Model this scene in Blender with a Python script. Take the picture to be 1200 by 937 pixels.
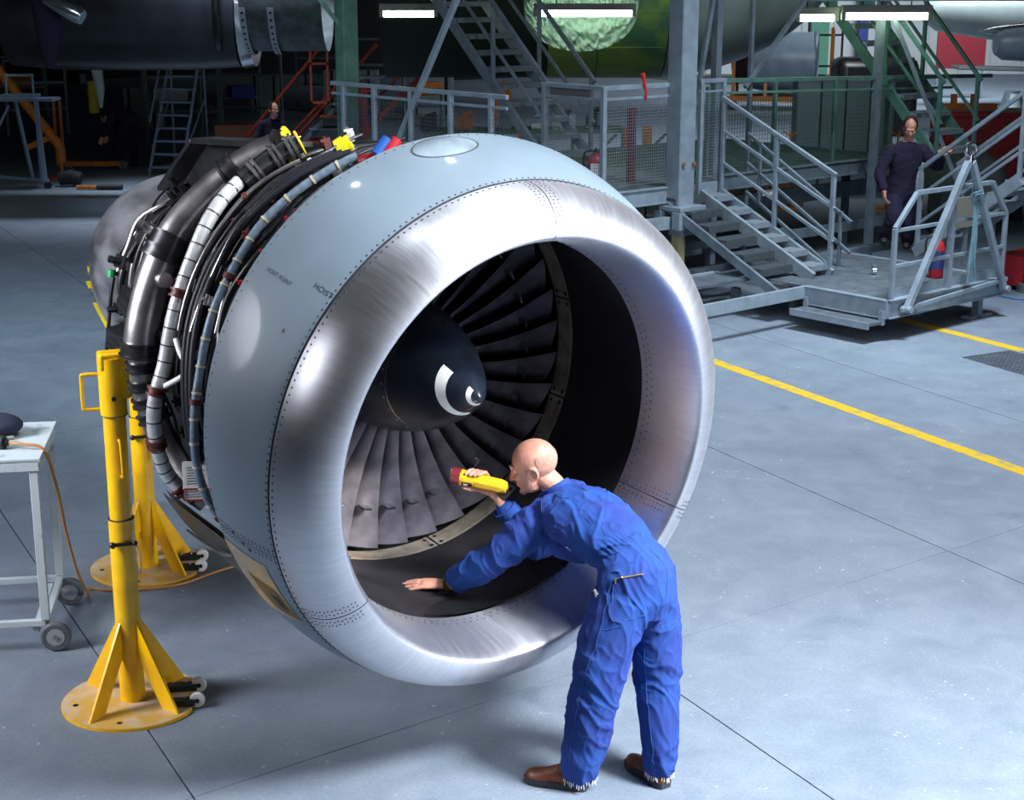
import bpy, math, random
import numpy as np
from mathutils import Vector as Vec, Matrix, noise
for o in list(bpy.data.objects): bpy.data.objects.remove(o)
R = math.radians; sin = math.sin; cos = math.cos; PI = math.pi
SC = bpy.context.scene; COL = SC.collection

# ------------------------------------------------------------------ camera, world, lights, exposure
cd = bpy.data.cameras.new('camera'); cam = bpy.data.objects.new('camera', cd); COL.objects.link(cam)
cam.location = (0, 0, 3.5); cam.rotation_euler = (R(90 - 14.8), 0, 0)
cd.sensor_width = 36; cd.lens = 36 * 1850 / 1200; cd.clip_end = 200
SC.camera = cam
w = bpy.data.worlds.new('world'); SC.world = w; w.use_nodes = True
w.node_tree.nodes['Background'].inputs[0].default_value = (.10, .16, .28, 1)
w.node_tree.nodes['Background'].inputs[1].default_value = .02
SC.view_settings.view_transform = 'Standard'; SC.view_settings.look = 'None'
SC.view_settings.exposure = 0; SC.view_settings.gamma = 1

def area(name, loc, aim, size, power, color=(1, 1, 1), sizey=None, spread=180):
    l = bpy.data.lights.new(name, 'AREA'); l.energy = power; l.color = color; l.size = size
    if sizey: l.shape = 'RECTANGLE'; l.size_y = sizey
    else: l.shape = 'DISK'
    l.spread = R(spread)
    o = bpy.data.objects.new(name, l); COL.objects.link(o); o.location = loc
    o.rotation_euler = (Vec(aim) - Vec(loc)).to_track_quat('-Z', 'Y').to_euler()
    return o
CW = (.86, .93, 1)
area('key_softbox', (4.2, 4.3, 5.7), (.9, 6.9, .7), 1.7, 410, (.93, .96, 1), spread=96)
area('side_softbox', (6.3, 5.0, 1.75), (.1, 6.6, .7), 3.0, 430, (.92, .95, 1), sizey=2.8)
area('top_softbox', (2.6, 4.6, 8.8), (.6, 7.4, .4), 3.0, 110, CW, spread=110)
area('left_fill', (-6.3, 6.0, 4.0), (-2.0, 8.2, 1.4), 2.6, 84, (.92, .93, 1), spread=56)
area('dock_overhead', (4.9, 13.6, 9.5), (3.8, 15.2, .4), 2.4, 330, (.8, .9, 1), spread=78)
area('left_floor_overhead', (-5.8, 13.5, 8.5), (-5.6, 15.5, 0), 3, 185, (.70, .86, 1), spread=105)
area('far_bay_light', (13, 46, 9), (12, 54, 1), 6, 1400, (.85, .95, 1), spread=120)
area('mid_bay_light', (5.5, 31, 9.5), (6.5, 35, 0), 4, 620, (.85, .95, 1), spread=110)
area('belly_fill', (5.2, 19.5, 6.2), (3.6, 25, 3.2), .8, 34, (.85, 1, .95), spread=70)  # added fill, no fixture here; brightens the grey fuselage belly
area('aircraft_top_light', (-5.4, 27.4, 9), (-5.4, 26.4, 3), 1.2, 130, (.8, .9, 1), spread=50)
area('reverser_light', (-4.3, 22.6, 8.6), (-4.1, 25.4, 2.9), 1.0, 45, (.8, .9, 1), spread=44)
for i, p in enumerate(((-.6, 6.2, 9.5), (1.9, 8.2, 9.5), (-3.0, 8.6, 9.5), (.4, 10.5, 9.5))):
    area('high_bay_lamp', p, (p[0], p[1], 0), .30, 60, CW)

# ------------------------------------------------------------------ materials
MATS = {}
def mat(name, col, rough=.5, metal=0, var=0, scale=8, bump=0, bscale=40, coat=0, emit=0, alpha=1, col2=None, stretch=None, spec=.5, detail=5, contrast=(.35, .65)):
    if name in MATS: return MATS[name]
    m = bpy.data.materials.new(name); m.use_nodes = True; nt = m.node_tree; N = nt.nodes; L = nt.links
    b = N['Principled BSDF']; c = (*col, 1)
    b.inputs['Base Color'].default_value = c; b.inputs['Roughness'].default_value = rough
    b.inputs['Metallic'].default_value = metal; b.inputs['Coat Weight'].default_value = coat
    b.inputs['Specular IOR Level'].default_value = spec
    b.inputs['Coat Roughness'].default_value = .08
    if emit: b.inputs['Emission Color'].default_value = c; b.inputs['Emission Strength'].default_value = emit
    if alpha < 1: b.inputs['Alpha'].default_value = alpha
    if var or bump or col2:
        tc = N.new('ShaderNodeTexCoord'); mp = N.new('ShaderNodeMapping'); L.new(tc.outputs['Object'], mp.inputs[0])
        if stretch: mp.inputs['Scale'].default_value = stretch
        no = N.new('ShaderNodeTexNoise'); no.inputs['Scale'].default_value = scale; no.inputs['Detail'].default_value = detail
        L.new(mp.outputs[0], no.inputs['Vector'])
        rp = N.new('ShaderNodeValToRGB'); e = rp.color_ramp.elements
        e[0].position, e[1].position = contrast
        c2 = col2 if col2 else tuple(x * (1 - var) for x in col)
        c1 = col if col2 else tuple(min(1, x * (1 + var * .5)) for x in col)
        e[0].color = (*c2, 1); e[1].color = (*c1, 1)
        L.new(no.outputs['Fac'], rp.inputs[0]); L.new(rp.outputs[0], b.inputs['Base Color'])
        if bump:
            n2 = N.new('ShaderNodeTexNoise'); n2.inputs['Scale'].default_value = bscale; n2.inputs['Detail'].default_value = 3
            L.new(mp.outputs[0], n2.inputs['Vector'])
            bp = N.new('ShaderNodeBump'); bp.inputs['Strength'].default_value = bump; bp.inputs['Distance'].default_value = .01
            L.new(n2.outputs['Fac'], bp.inputs['Height']); L.new(bp.outputs[0], b.inputs['Normal'])
    MATS[name] = m; return m

def floor_mat():
    m = bpy.data.materials.new('hangar_concrete'); m.use_nodes = True; nt = m.node_tree; N = nt.nodes; L = nt.links
    b = N['Principled BSDF']; tc = N.new('ShaderNodeTexCoord')
    def noise_(s, d, r=.55, dist=0):
        n = N.new('ShaderNodeTexNoise'); n.inputs['Scale'].default_value = s; n.inputs['Detail'].default_value = d
        n.inputs['Roughness'].default_value = r; n.inputs['Distortion'].default_value = dist
        L.new(tc.outputs['Object'], n.inputs['Vector']); return n
    def ramp(n, p0, c0, p1, c1):
        r = N.new('ShaderNodeValToRGB'); e = r.color_ramp.elements
        e[0].position = p0; e[0].color = (*c0, 1); e[1].position = p1; e[1].color = (*c1, 1); L.new(n.outputs['Fac'], r.inputs[0]); return r
    def mix(kind, f, a, b_):
        x = N.new('ShaderNodeMix'); x.data_type = 'RGBA'; x.blend_type = kind
        if isinstance(f, float): x.inputs[0].default_value = f
        else: L.new(f, x.inputs[0])
        L.new(a, x.inputs[6]); L.new(b_, x.inputs[7]); return x.outputs[2]
    r1 = ramp(noise_(.55, 8, .62, .3), .25, (.160, .205, .265), .75, (.235, .285, .345))
    r2 = ramp(noise_(3.2, 8, .65, .6), .32, (.80, .81, .83), .68, (1.06, 1.05, 1.03))
    r3 = ramp(noise_(60, 3), .3, (.86, .86, .87), .7, (1.08, 1.08, 1.08))
    r4 = ramp(noise_(5.5, 5, .6, 1.8), .635, (0, 0, 0), .66, (.5, .55, .57))
    r5 = ramp(noise_(38, 3, .6), .56, (0, 0, 0), .64, (1, 1, 1))
    r6 = ramp(noise_(1.1, 5, .6, .8), .62, (1, 1, 1), .70, (.78, .80, .82))
    c = mix('MULTIPLY', 1.0, r1.outputs[0], r2.outputs[0]); c = mix('MULTIPLY', 1.0, c, r3.outputs[0]); c = mix('MULTIPLY', 1.0, c, r6.outputs[0])
    fl = mix('MULTIPLY', 1.0, r4.outputs[0], r5.outputs[0]); c = mix('ADD', .55, c, fl)
    L.new(c, b.inputs['Base Color'])
    rr = N.new('ShaderNodeMapRange'); rr.inputs[3].default_value = .42; rr.inputs[4].default_value = .68
    L.new(r2.outputs[0], rr.inputs[0]); L.new(rr.outputs[0], b.inputs['Roughness'])
    bp = N.new('ShaderNodeBump'); bp.inputs['Strength'].default_value = .25; bp.inputs['Distance'].default_value = .004
    L.new(noise_(45, 5).outputs['Fac'], bp.inputs['Height']); L.new(bp.outputs[0], b.inputs['Normal'])
    return m

def brushed(name, col, rough, axis_scale=(2, 2, 160), amt=.10, metal=1, strength=.06, aniso=0):
    m = bpy.data.materials.new(name); m.use_nodes = True; nt = m.node_tree; N = nt.nodes; L = nt.links
    b = N['Principled BSDF']; b.inputs['Metallic'].default_value = metal
    tc = N.new('ShaderNodeTexCoord'); mp = N.new('ShaderNodeMapping'); mp.inputs['Scale'].default_value = axis_scale
    L.new(tc.outputs['UV'], mp.inputs[0])
    n = N.new('ShaderNodeTexNoise'); n.inputs['Scale'].default_value = 1; n.inputs['Detail'].default_value = 4; L.new(mp.outputs[0], n.inputs['Vector'])
    n2 = N.new('ShaderNodeTexNoise'); n2.inputs['Scale'].default_value = 2.2; n2.inputs['Detail'].default_value = 6; L.new(tc.outputs['Object'], n2.inputs['Vector'])
    r = N.new('ShaderNodeValToRGB'); e = r.color_ramp.elements; e[0].position = .3; e[1].position = .7
    e[0].color = (*[x * (1 - amt) for x in col], 1); e[1].color = (*[min(1, x * (1 + amt * .4)) for x in col], 1)
    L.new(n.outputs['Fac'], r.inputs[0])
    r2 = N.new('ShaderNodeValToRGB'); e = r2.color_ramp.elements; e[0].position = .35; e[1].position = .62
    e[0].color = (.86, .85, .86, 1); e[1].color = (1, 1, 1, 1); L.new(n2.outputs['Fac'], r2.inputs[0])
    mx = N.new('ShaderNodeMix'); mx.data_type = 'RGBA'; mx.blend_type = 'MULTIPLY'; mx.inputs[0].default_value = 1
    L.new(r.outputs[0], mx.inputs[6]); L.new(r2.outputs[0], mx.inputs[7]); L.new(mx.outputs[2], b.inputs['Base Color'])
    mr = N.new('ShaderNodeMapRange'); mr.inputs[3].default_value = rough * .88; mr.inputs[4].default_value = rough * 1.12
    L.new(n.outputs['Fac'], mr.inputs[0]); L.new(mr.outputs[0], b.inputs['Roughness'])
    bp = N.new('ShaderNodeBump'); bp.inputs['Strength'].default_value = strength; bp.inputs['Distance'].default_value = .004
    L.new(n.outputs['Fac'], bp.inputs['Height']); L.new(bp.outputs[0], b.inputs['Normal'])
    if aniso:
        tg_ = N.new('ShaderNodeTangent'); tg_.direction_type = 'UV_MAP'; tg_.uv_map = 'UVMap'; b.inputs['Anisotropic'].default_value = aniso; b.inputs['Anisotropic Rotation'].default_value = .25; L.new(tg_.outputs[0], b.inputs['Tangent'])
    MATS[name] = m; return m

M_floor = floor_mat()
M_lip = brushed('brushed_aluminium', (.66, .68, .73), .40, (400, 3, 1), .10, .97, .06, .72)
M_cowl = mat('cowl_blue_grey_paint', (.165, .22, .272), .46, 0, .10, 3, .02, 60, coat=.18)
M_duct = mat('intake_liner', (.016, .015, .018), .5, .0, .5, 5, .03, 30)
M_strip = mat('rub_strip', (.25, .215, .17), .5, .15, .35, 14, .05, 60)
M_strip2 = mat('rub_strip_border', (.34, .30, .25), .45, .2, .2, 14)
M_blade = mat('titanium_blade', (.27, .26, .32), .40, .45, .35, 9, .02, 40)
M_spin = mat('spinner_black', (.012, .018, .03), .28, .1, .5, 6)
M_white = mat('white_paint', (.85, .85, .83), .45, 0, .06, 12)
M_black = mat('black_case', (.010, .010, .012), .38, .1, .4, 10)
M_blackm = mat('dark_grey_metal', (.05, .05, .055), .35, .7, .4, 12)
M_steel = mat('heat_tinted_steel', (.46, .44, .45), .34, .95, .35, 7, .02, 50)
M_steel2 = mat('bright_steel', (.55, .57, .6), .25, 1, .2, 20)
M_cone = mat('sooty_nozzle_metal', (.34, .35, .38), .40, .6, .6, 2.2, .03, 30, stretch=(1, 3, 3))
M_sleeve = mat('silver_sleeve', (.62, .64, .66), .35, .35, .15, 30, .1, 120)
M_bundle = mat('grey_blue_loom', (.20, .27, .35), .45, .2, .3, 40, .15, 150)
M_tie = mat('dark_tie', (.03, .025, .025), .5)
M_tan = mat('beige_tie', (.55, .48, .32), .6)
M_brown = mat('red_brown_clamp', (.10, .02, .02), .45)
M_ycap = mat('yellow_plastic', (.85, .68, .02), .4)
M_red = mat('red_paint', (.50, .02, .03), .45, 0, .2, 8)
M_cap_red = mat('red_plastic', (.45, .02, .03), .4)
M_green = mat('green_anodised', (.02, .35, .12), .4)
M_yel = mat('yellow_stand_paint', (1.0, .53, .0), .42, 0, .18, 7, .02, 30, coat=.2)
M_plate = mat('scuffed_base_plate', (.62, .48, .32), .6, 0, 0, 7, .05, 40, col2=(.62, .38, .08), contrast=(.44, .60))
M_rivet = mat('rivet_dark', (.06, .06, .07), .5, .3)
M_joint = mat('joint_sealant', (.03, .03, .045), .6)
M_tanpatch = mat('scuffed_tan_patch', (.55, .38, .17), .4, 0, .4, 9, col2=(.30, .27, .26), contrast=(.38, .58))
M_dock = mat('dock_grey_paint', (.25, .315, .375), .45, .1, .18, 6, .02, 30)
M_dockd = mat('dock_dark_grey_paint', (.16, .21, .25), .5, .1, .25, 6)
M_dockg = mat('dock_green_paint', (.10, .22, .18), .5, .1, .25, 6)
M_deck = mat('deck_plate', (.12, .15, .18), .55, .2, .3, 8, .1, 60)
M_wire = mat('wire_mesh', (.28, .34, .38), .4, .5)
M_rubber = mat('black_rubber', (.018, .018, .02), .7)
M_wheel = mat('grey_wheel', (.10, .115, .13), .6, 0, .3, 12)
M_cloth = mat('blue_coverall_cloth', (.020, .072, .285), .85, 0, 0, 5, .3, 220, spec=.15, col2=(.024, .048, .22))
b_ = M_cloth.node_tree.nodes['Principled BSDF']; b_.inputs['Sheen Weight'].default_value = .04; b_.inputs['Sheen Tint'].default_value = (.35, .15, 1, 1)
M_cloth2 = mat('blue_coverall_piping', (.024, .075, .31), .85, 0, .1, 5)
M_skin = mat('skin', (.62, .29, .21), .5, 0, .25, 14, .1, 120)
M_hairg = mat('grey_stubble', (.50, .27, .20), .7, 0, .22, 50, .4, 300)
M_shoe = mat('brown_leather', (.20, .058, .025), .42, 0, .45, 12, .12, 80)
M_sole = mat('dark_sole', (.025, .028, .035), .7)
M_purple = mat('dark_purple_coverall', (.011, .008, .033), .9, 0, .3, 5, .2, 120)
M_dkhair = mat('dark_hair', (.01, .008, .008), .7)
M_orange = mat('orange_paint', (.55, .16, .02), .5, 0, .2, 8)
M_redrail = mat('red_oxide_rail', (.38, .055, .03), .5, 0, .2, 8)
M_tube = mat('fluorescent_tube', (.80, 1.0, .72), .5, emit=14)
M_house = mat('lamp_housing', (.22, .22, .20), .5)
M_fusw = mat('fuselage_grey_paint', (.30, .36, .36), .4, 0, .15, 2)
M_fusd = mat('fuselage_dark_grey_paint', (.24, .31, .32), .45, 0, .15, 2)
M_fusg = mat('fuselage_green_primer', (.30, .42, .10), .55, 0, 0, 1.6, .05, 20, col2=(.10, .24, .14), contrast=(.38, .55))
M_film = mat('plastic_film', (.70, .95, .85), .15, 0, alpha=.5)
M_wallw = mat('white_wall_panel', (.62, .66, .70), .7, 0, .1, 1)
M_bluet = mat('blue_trim', (.03, .06, .30), .6)
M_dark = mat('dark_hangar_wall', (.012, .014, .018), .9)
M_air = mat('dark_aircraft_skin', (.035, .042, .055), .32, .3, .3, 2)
M_silver = mat('polished_silver', (.7, .74, .78), .2, .9, .2, 6)
M_glass = mat('dark_blue_label', (.03, .05, .16), .4)
M_cable = mat('orange_brown_cable', (.42, .19, .05), .5)
M_box = mat('brown_box', (.20, .07, .04), .7)

# ------------------------------------------------------------------ mesh helpers
class MB:
    def __init__(s): s.v = []; s.f = []; s.uv = None
    def add(s, v, f):
        k = len(s.v); s.v += [tuple(p) for p in v]; s.f += [tuple(i + k for i in q) for q in f]; return s
    def box(s, c, d, rot=None):
        x, y, z = [q / 2 for q in d]; P = [Vec((a * x, b * y, e * z)) for a, b, e in ((-1,-1,-1),(1,-1,-1),(1,1,-1),(-1,1,-1),(-1,-1,1),(1,-1,1),(1,1,1),(-1,1,1))]
        if rot is not None: P = [rot @ p for p in P]
        c = Vec(c); return s.add([p + c for p in P], [(0,3,2,1),(4,5,6,7),(0,1,5,4),(1,2,6,5),(2,3,7,6),(3,0,4,7)])
    def bar(s, a, b, w_, h_=None, up=(0, 0, 1)):
        a = Vec(a); b = Vec(b); h_ = h_ or w_; d = b - a; L = d.length
        if L < 1e-6: return s
        d /= L; u = Vec(up); sx = d.cross(u)
        if sx.length < .05: sx = d.cross(Vec((0, 1, 0)))
        sx.normalize(); u = sx.cross(d)
        return s.box((a + b) / 2, (L, w_, h_), Matrix((d, sx, u)).transposed())
    def loft(s, rings, cap=True, closed=False):
        n = len(rings[0]); k = len(s.v)
        for r in rings: s.v += [tuple(p) for p in r]
        m = len(rings)
        for i in range(m if closed else m - 1):
            a = k + i * n; b = k + ((i + 1) % m) * n
            for j in range(n): s.f.append((a + j, a + (j + 1) % n, b + (j + 1) % n, b + j))
        if cap and not closed: s.f.append(tuple(k + j for j in range(n - 1, -1, -1))); s.f.append(tuple(k + (m - 1) * n + j for j in range(n)))
        return s
    def tube(s, pts, r, n=8, cap=True, smooth=0):
        pts = [Vec(p) for p in pts]
        if smooth: pts, r = spline(pts, r, smooth)
        rr = r if isinstance(r, (list, tuple)) else [r] * len(pts)
        rings = []; pu = None
        for i, p in enumerate(pts):
            d = (pts[min(i + 1, len(pts) - 1)] - pts[max(i - 1, 0)]).normalized()
            if pu is None:
                u = d.orthogonal().normalized()
            else:
                u = pu - d * pu.dot(d); u.normalize()
            pu = u; v = d.cross(u)
            rings.append([p + (u * cos(2*PI*j/n) + v * sin(2*PI*j/n)) * rr[i] for j in range(n)])
        return s.loft(rings, cap)
    def cyl(s, a, b, r, n=16, r2=None):
        return s.tube([a, b], [r, r if r2 is None else r2], n)
    def sph(s, c, r, n=12, m=8, fr=None):
        if not isinstance(r, (tuple, list)): r = (r, r, r)
        c = Vec(c); rings = []
        for i in range(m + 1):
            t = PI * (i + .001) / (m + .002); rings.append([])
            for j in range(n):
                q = Vec((r[0] * sin(t) * cos(2*PI*j/n), r[1] * sin(t) * sin(2*PI*j/n), -r[2] * cos(t)))
                rings[-1].append(c + (fr @ q if fr is not None else q))
        return s.loft(rings)
    def torus(s, c, ax, R_, r, n=20, m=8):
        ax = Vec(ax).normalized(); u = ax.orthogonal().normalized(); v = ax.cross(u); c = Vec(c); rings = []
        for i in range(n):
            a = 2*PI*i/n; e = u * cos(a) + v * sin(a)
            rings.append([c + e * (R_ + r * cos(2*PI*j/m)) + ax * r * sin(2*PI*j/m) for j in range(m)])
        return s.loft(rings, closed=True)
    def build(s, name, m, parent=None, smooth=35, bevel=0, label=None, kind=None):
        me = bpy.data.meshes.new(name); me.from_pydata(s.v, [], s.f)
        me.materials.append(m); me.update()
        if smooth:
            me.shade_smooth(); me.set_sharp_from_angle(angle=R(smooth))
        if s.uv:
            l = me.uv_layers.new(name='UVMap')
            li = np.zeros(len(me.loops), dtype=np.int32); me.loops.foreach_get('vertex_index', li)
            uv = np.array(s.uv, dtype=np.float32)[li]; l.data.foreach_set('uv', uv.ravel())
        o = bpy.data.objects.new(name, me); COL.objects.link(o)
        if parent: o.parent = parent
        if bevel:
            b = o.modifiers.new('bevel', 'BEVEL'); b.width = bevel; b.segments = 2; b.limit_method = 'ANGLE'; b.angle_limit = R(40)
        if label: o['label'] = label
        if kind: o['kind'] = kind
        return o
def spline(pts, r, k):
    out = []; ro = []; n = len(pts); rl = isinstance(r, (list, tuple))
    for i in range(n - 1):
        p0, p1, p2, p3 = pts[max(i-1, 0)], pts[i], pts[i+1], pts[min(i+2, n-1)]
        for j in range(k):
            t = j / k; out.append(.5 * ((2*p1) + (p2-p0)*t + (2*p0-5*p1+4*p2-p3)*t*t + (-p0+3*p1-3*p2+p3)*t**3))
            if rl: ro.append(r[i] * (1-t) + r[i+1] * t)
    out.append(pts[-1]); ro.append(r[-1] if rl else r)
    return out, (ro if rl else r)
def thing(name, label, cat, loc=(0, 0, 0), rz=0, group=None):
    o = bpy.data.objects.new(name, None); COL.objects.link(o); o.location = loc; o.rotation_euler = (0, 0, rz)
    o.empty_display_size = .2; return tag(o, label, cat, group)
def tag(o, label, cat, group=None):
    o['label'] = label; o['category'] = cat
    if group: o['group'] = group
    return o
def dup(root, loc=None, rz=None, label=None):
    r = root.copy(); COL.objects.link(r)
    if loc is not None: r.location = loc
    if rz is not None: r.rotation_euler = (0, 0, rz)
    if label: r['label'] = label
    for ch in list(root.children):
        c = ch.copy(); COL.objects.link(c); c.parent = r
        for g in list(ch.children):
            e = g.copy(); COL.objects.link(e); e.parent = c
    return r
def inst(o, parent, M=None):
    c = o.copy(); COL.objects.link(c); c.parent = parent
    if M is not None: c.matrix_local = M
    return c
def text_mesh(name, s, size, m, parent, M, label=None, depth=.0008):
    cu = bpy.data.curves.new(name, 'FONT'); cu.body = s; cu.size = size; cu.extrude = depth; cu.align_x = 'CENTER'; cu.align_y = 'CENTER'
    t = bpy.data.objects.new(name, cu); me = bpy.data.meshes.new_from_object(t); bpy.data.objects.remove(t)
    me.materials.clear(); me.materials.append(m); o = bpy.data.objects.new(name, me); COL.objects.link(o)
    o.parent = parent; o.matrix_local = M
    if label: o['label'] = label
    return o
rnd = random.Random(5)

# ------------------------------------------------------------------ setting
def structure(o): o['kind'] = 'structure'; return o
fl = structure(MB().box((0, 27, -.08), (64, 76, .04)).build('floor', M_joint, smooth=0))
n1 = Vec((.883, .469)); n2 = Vec((-.60, .80)); det = n1.x * n2.y - n1.y * n2.x
def cross2(c1, c2): return ((c1 * n2.y - n1.y * c2) / det, (n1.x * c2 - c1 * n2.x) / det)
F1 = [-26, -19, -13, -8.5, -3.6, -.95, 1.72, 4.22, 6.9, 9.6, 14.5, 20, 26, 33, 41, 50, 60]; F2 = [-20, -11, -5.5, 0, 5.92, 11.95, 18, 25.9, 33, 41, 49, 58, 66]
for i in range(len(F1) - 1):
    for j in range(len(F2) - 1):
        g = .004; q = [cross2(a, b) for a, b in ((F1[i]+g, F2[j]+g), (F1[i+1]-g, F2[j]+g), (F1[i+1]-g, F2[j+1]-g), (F1[i]+g, F2[j+1]-g))]
        cx = sum(p[0] for p in q) / 4; cy = sum(p[1] for p in q) / 4
        if not (-28 < cx < 30 and -10 < cy < 62): continue
        mb = MB(); mb.add([(x, y, -.06) for x, y in q] + [(x, y, 0) for x, y in q], [(4,5,6,7),(0,1,5,4),(1,2,6,5),(2,3,7,6),(3,0,4,7)])
        mb.build('slab', M_floor, fl, smooth=0)
structure(MB().box((0, 64, 6), (64, .3, 12.4)).build('wall_back', M_wallw, smooth=0))
WB = bpy.data.objects['wall_back']
for i in range(24):
    MB().box((2 + i * 1.25, 63.8, 5), (1.18, .08, 10)).build('wall_panel', M_wallw, WB, smooth=0)
MB().box((-14, 63.7, 6), (30, .12, 12)).build('unlit_wall_sheet', M_dark, WB, smooth=0, label='near black sheet darkening the unlit left of the back wall')  # shade as colour: near-black sheet over the unlit left of the white wall
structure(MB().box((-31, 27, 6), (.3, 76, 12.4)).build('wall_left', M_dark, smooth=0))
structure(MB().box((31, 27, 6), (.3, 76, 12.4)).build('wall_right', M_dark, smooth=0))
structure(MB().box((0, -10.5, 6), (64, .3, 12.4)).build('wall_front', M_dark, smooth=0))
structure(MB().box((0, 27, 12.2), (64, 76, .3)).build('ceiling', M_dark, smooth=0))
for n_, p0, p1, lab in (('yellow_floor_line', (.9, 16.65), (4.9, 9.05), 'long worn yellow line painted across the right half of the floor'),
                        ('yellow_floor_line', (4.12, 16.75), (5.03, 15.14), 'short yellow line beside the floor grating under the low dock deck')):
    d = Vec((p1[0]-p0[0], p1[1]-p0[1], 0)); L_ = d.length; mb = MB(); mb.bar((*p0, .001), (*p1, .001), .14, .003)
    tag(mb.build(n_, mat('worn_yellow_line', (.66, .43, .02), .55, 0, 0, 9, col2=(.34, .30, .17), contrast=(.30, .46)), smooth=0), lab, 'floor marking')
gr = thing('floor_drain', 'dark steel grating set in the floor at the right edge', 'drain', (4.86, 14.55, 0), R(-62))
MB().box((0, 0, .0015), (1.0, .62, .003)).build('pit', M_joint, gr, smooth=0)
mb = MB()
for i in range(21): mb.box((-.5 + i * .05, 0, .004), (.008, .62, .006))
for i in range(11): mb.box((0, -.31 + i * .062, .004), (1.0, .008, .006))
mb.build('grating', M_dockd, gr, smooth=0)

# ------------------------------------------------------------------ the engine
TIP = Vec((-.14, 6.73, 1.73)); YAW = R(30.6); ZA = 1.31
eng = thing('jet_engine', 'big turbofan engine with blue grey cowl and polished intake lip in the middle', 'jet engine', (TIP.x, TIP.y, TIP.z - ZA), YAW - R(90))
EM = Matrix.Translation((TIP.x, TIP.y, TIP.z - ZA)) @ Matrix.Rotation(YAW - R(90), 4, 'Z'); EI = EM.inverted(); EI3 = EI.to_3x3()
def E(s, r, t): return Vec((s, r * cos(R(t)), ZA + r * sin(R(t))))
def EW(s, r, t): return EM @ E(s, r, t)
# lip frame (slightly drooped and toed like a real intake), expressed in the engine's own frame
LS = EI @ Vec((-.035, 6.629, 1.567)); ya, ti = .637, -.113
_n = Vec((sin(ya) * cos(ti), -cos(ya) * cos(ti), sin(ti))); _s = Vec((0, 0, 1)).cross(_n).normalized(); _u = _n.cross(_s)
LN, LSd, LU = EI3 @ _n, EI3 @ _s, EI3 @ _u
LL, LRh, LRt, LB, LRs = .248, .959, .896, .378, 1.15
def lipring(a, t, off=0):
    ar = R(a)
    if a >= 0: x = LL * cos(ar); r = LRh + (LRs - LRh) * sin(ar)
    else: x = LL - LB * (1 - cos(ar)); r = LRh + (LRh - LRt) * sin(ar)
    if off:
        if a >= 0: nx, nr = cos(ar) / LL, sin(ar) / (LRs - LRh)
        else: nx, nr = cos(ar) / LB, sin(ar) / (LRh - LRt)
        l_ = math.hypot(nx, nr); x += off * nx / l_; r += off * nr / l_
    c = LS + LN * x + (LU * .02 - LSd * .015) * (x / LL)
    return c + (LSd * cos(R(t)) + LU * sin(R(t))) * r
def patch(mb, fn, us, ts, uvs=True):
    k = len(mb.v)
    for u in us:
        for t in ts: mb.v.append(tuple(fn(u, t)))
    n = len(ts)
    for i in range(len(us) - 1):
        for j in range(n - 1): mb.f.append((k+i*n+j, k+i*n+j+1, k+(i+1)*n+j+1, k+(i+1)*n+j))
    if mb.uv is None: mb.uv = []
    mb.uv += [(t / 360, u / 180) for u in us for t in ts]
seams = [89, 211, 334, 449]
lin = lambda a, b, n: [a + (b - a) * i / (n - 1) for i in range(n)]
for i in range(3):
    a0, a1 = seams[i] + .14, seams[i + 1] - .14
    mb = MB(); ts = lin(a0, a1, int((a1 - a0) / 1.6)); us = lin(90, -90, 46)
    patch(mb, lipring, us, ts)
    mb.build('lip_segment', M_lip, eng, smooth=60)
mb = MB(); patch(mb, lambda a, t: lipring(a, t, -.006), lin(90, -90, 30), lin(0, 360, 121)); mb.build('lip_backing', M_joint, eng, smooth=60)
# rivets of the lip: two rows round the seam, rows along the segment joints and the inner joint
mb = MB()
def stud(mb, p, nrm, r=.0055, h=.0015, n=6):
    nrm = nrm.normalized(); u = nrm.orthogonal().normalized(); v = nrm.cross(u)
    ring = [p + (u * cos(2*PI*j/n) + v * sin(2*PI*j/n)) * r for j in range(n)]
    mb.loft([[q - nrm * .002 for q in ring], [q + nrm * h for q in ring]])
def lipn(a, t):
    p = lipring(a, t); q = lipring(a, t, .01); return p, q - p
for i in range(236):
    t = i * 360 / 236; p, q = lipn(84, t); stud(mb, p, q, .0052)
for sm in seams[:3]:
    for s_ in (-1, 1):
        for k, a in enumerate(lin(80, 10, 15)):
            for off in (1.0, 2.1): p, q = lipn(a, sm + s_ * (off + (k % 2) * .25)); stud(mb, p, q, .0035)
    for a in lin(-30, -86, 12):
        for s_ in (-1, 1):
            for off in (1.2, 2.6): p, q = lipn(a, sm + s_ * off); stud(mb, p, q, .0045)
for i in range(150): 
    t = i * 2.4; p, q = lipn(-84, t); stud(mb, p, q, .004); p, q = lipn(-79, t + 1.2); stud(mb, p, q, .004)
mb.build('lip_rivets', M_rivet, eng, smooth=0, kind='stuff')
# outer cowl barrel from the seam back to its rear edge
RC = Vec((-.085, -.04, ZA - .055)); RR = 1.205
def cowl(u, t, off=0):   # u 0 at the seam, 1 at the rear edge
    a = LS + (LSd * cos(R(t)) + LU * sin(R(t))) * (LRs + off)
    b = RC + Vec((0, cos(R(t)), sin(R(t)))) * (RR + off)
    p = a.lerp(b, u); bul = .016 * 4 * u * (1 - u)
    d = (Vec((0, cos(R(t)), sin(R(t)))) + LSd * cos(R(t)) + LU * sin(R(t))).normalized()
    return p + d * bul
mb = MB(); patch(mb, lambda u, t: cowl(u, t), lin(.022, 1, 14), lin(0, 360, 241)); mb.build('inlet_cowl', M_cowl, eng, smooth=60)
mb = MB(); patch(mb, lambda u, t: cowl(u, t, -.0035), lin(-.02, .03, 2), lin(0, 360, 181)); mb.build('lip_joint_gap', M_joint, eng, smooth=60)
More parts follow.
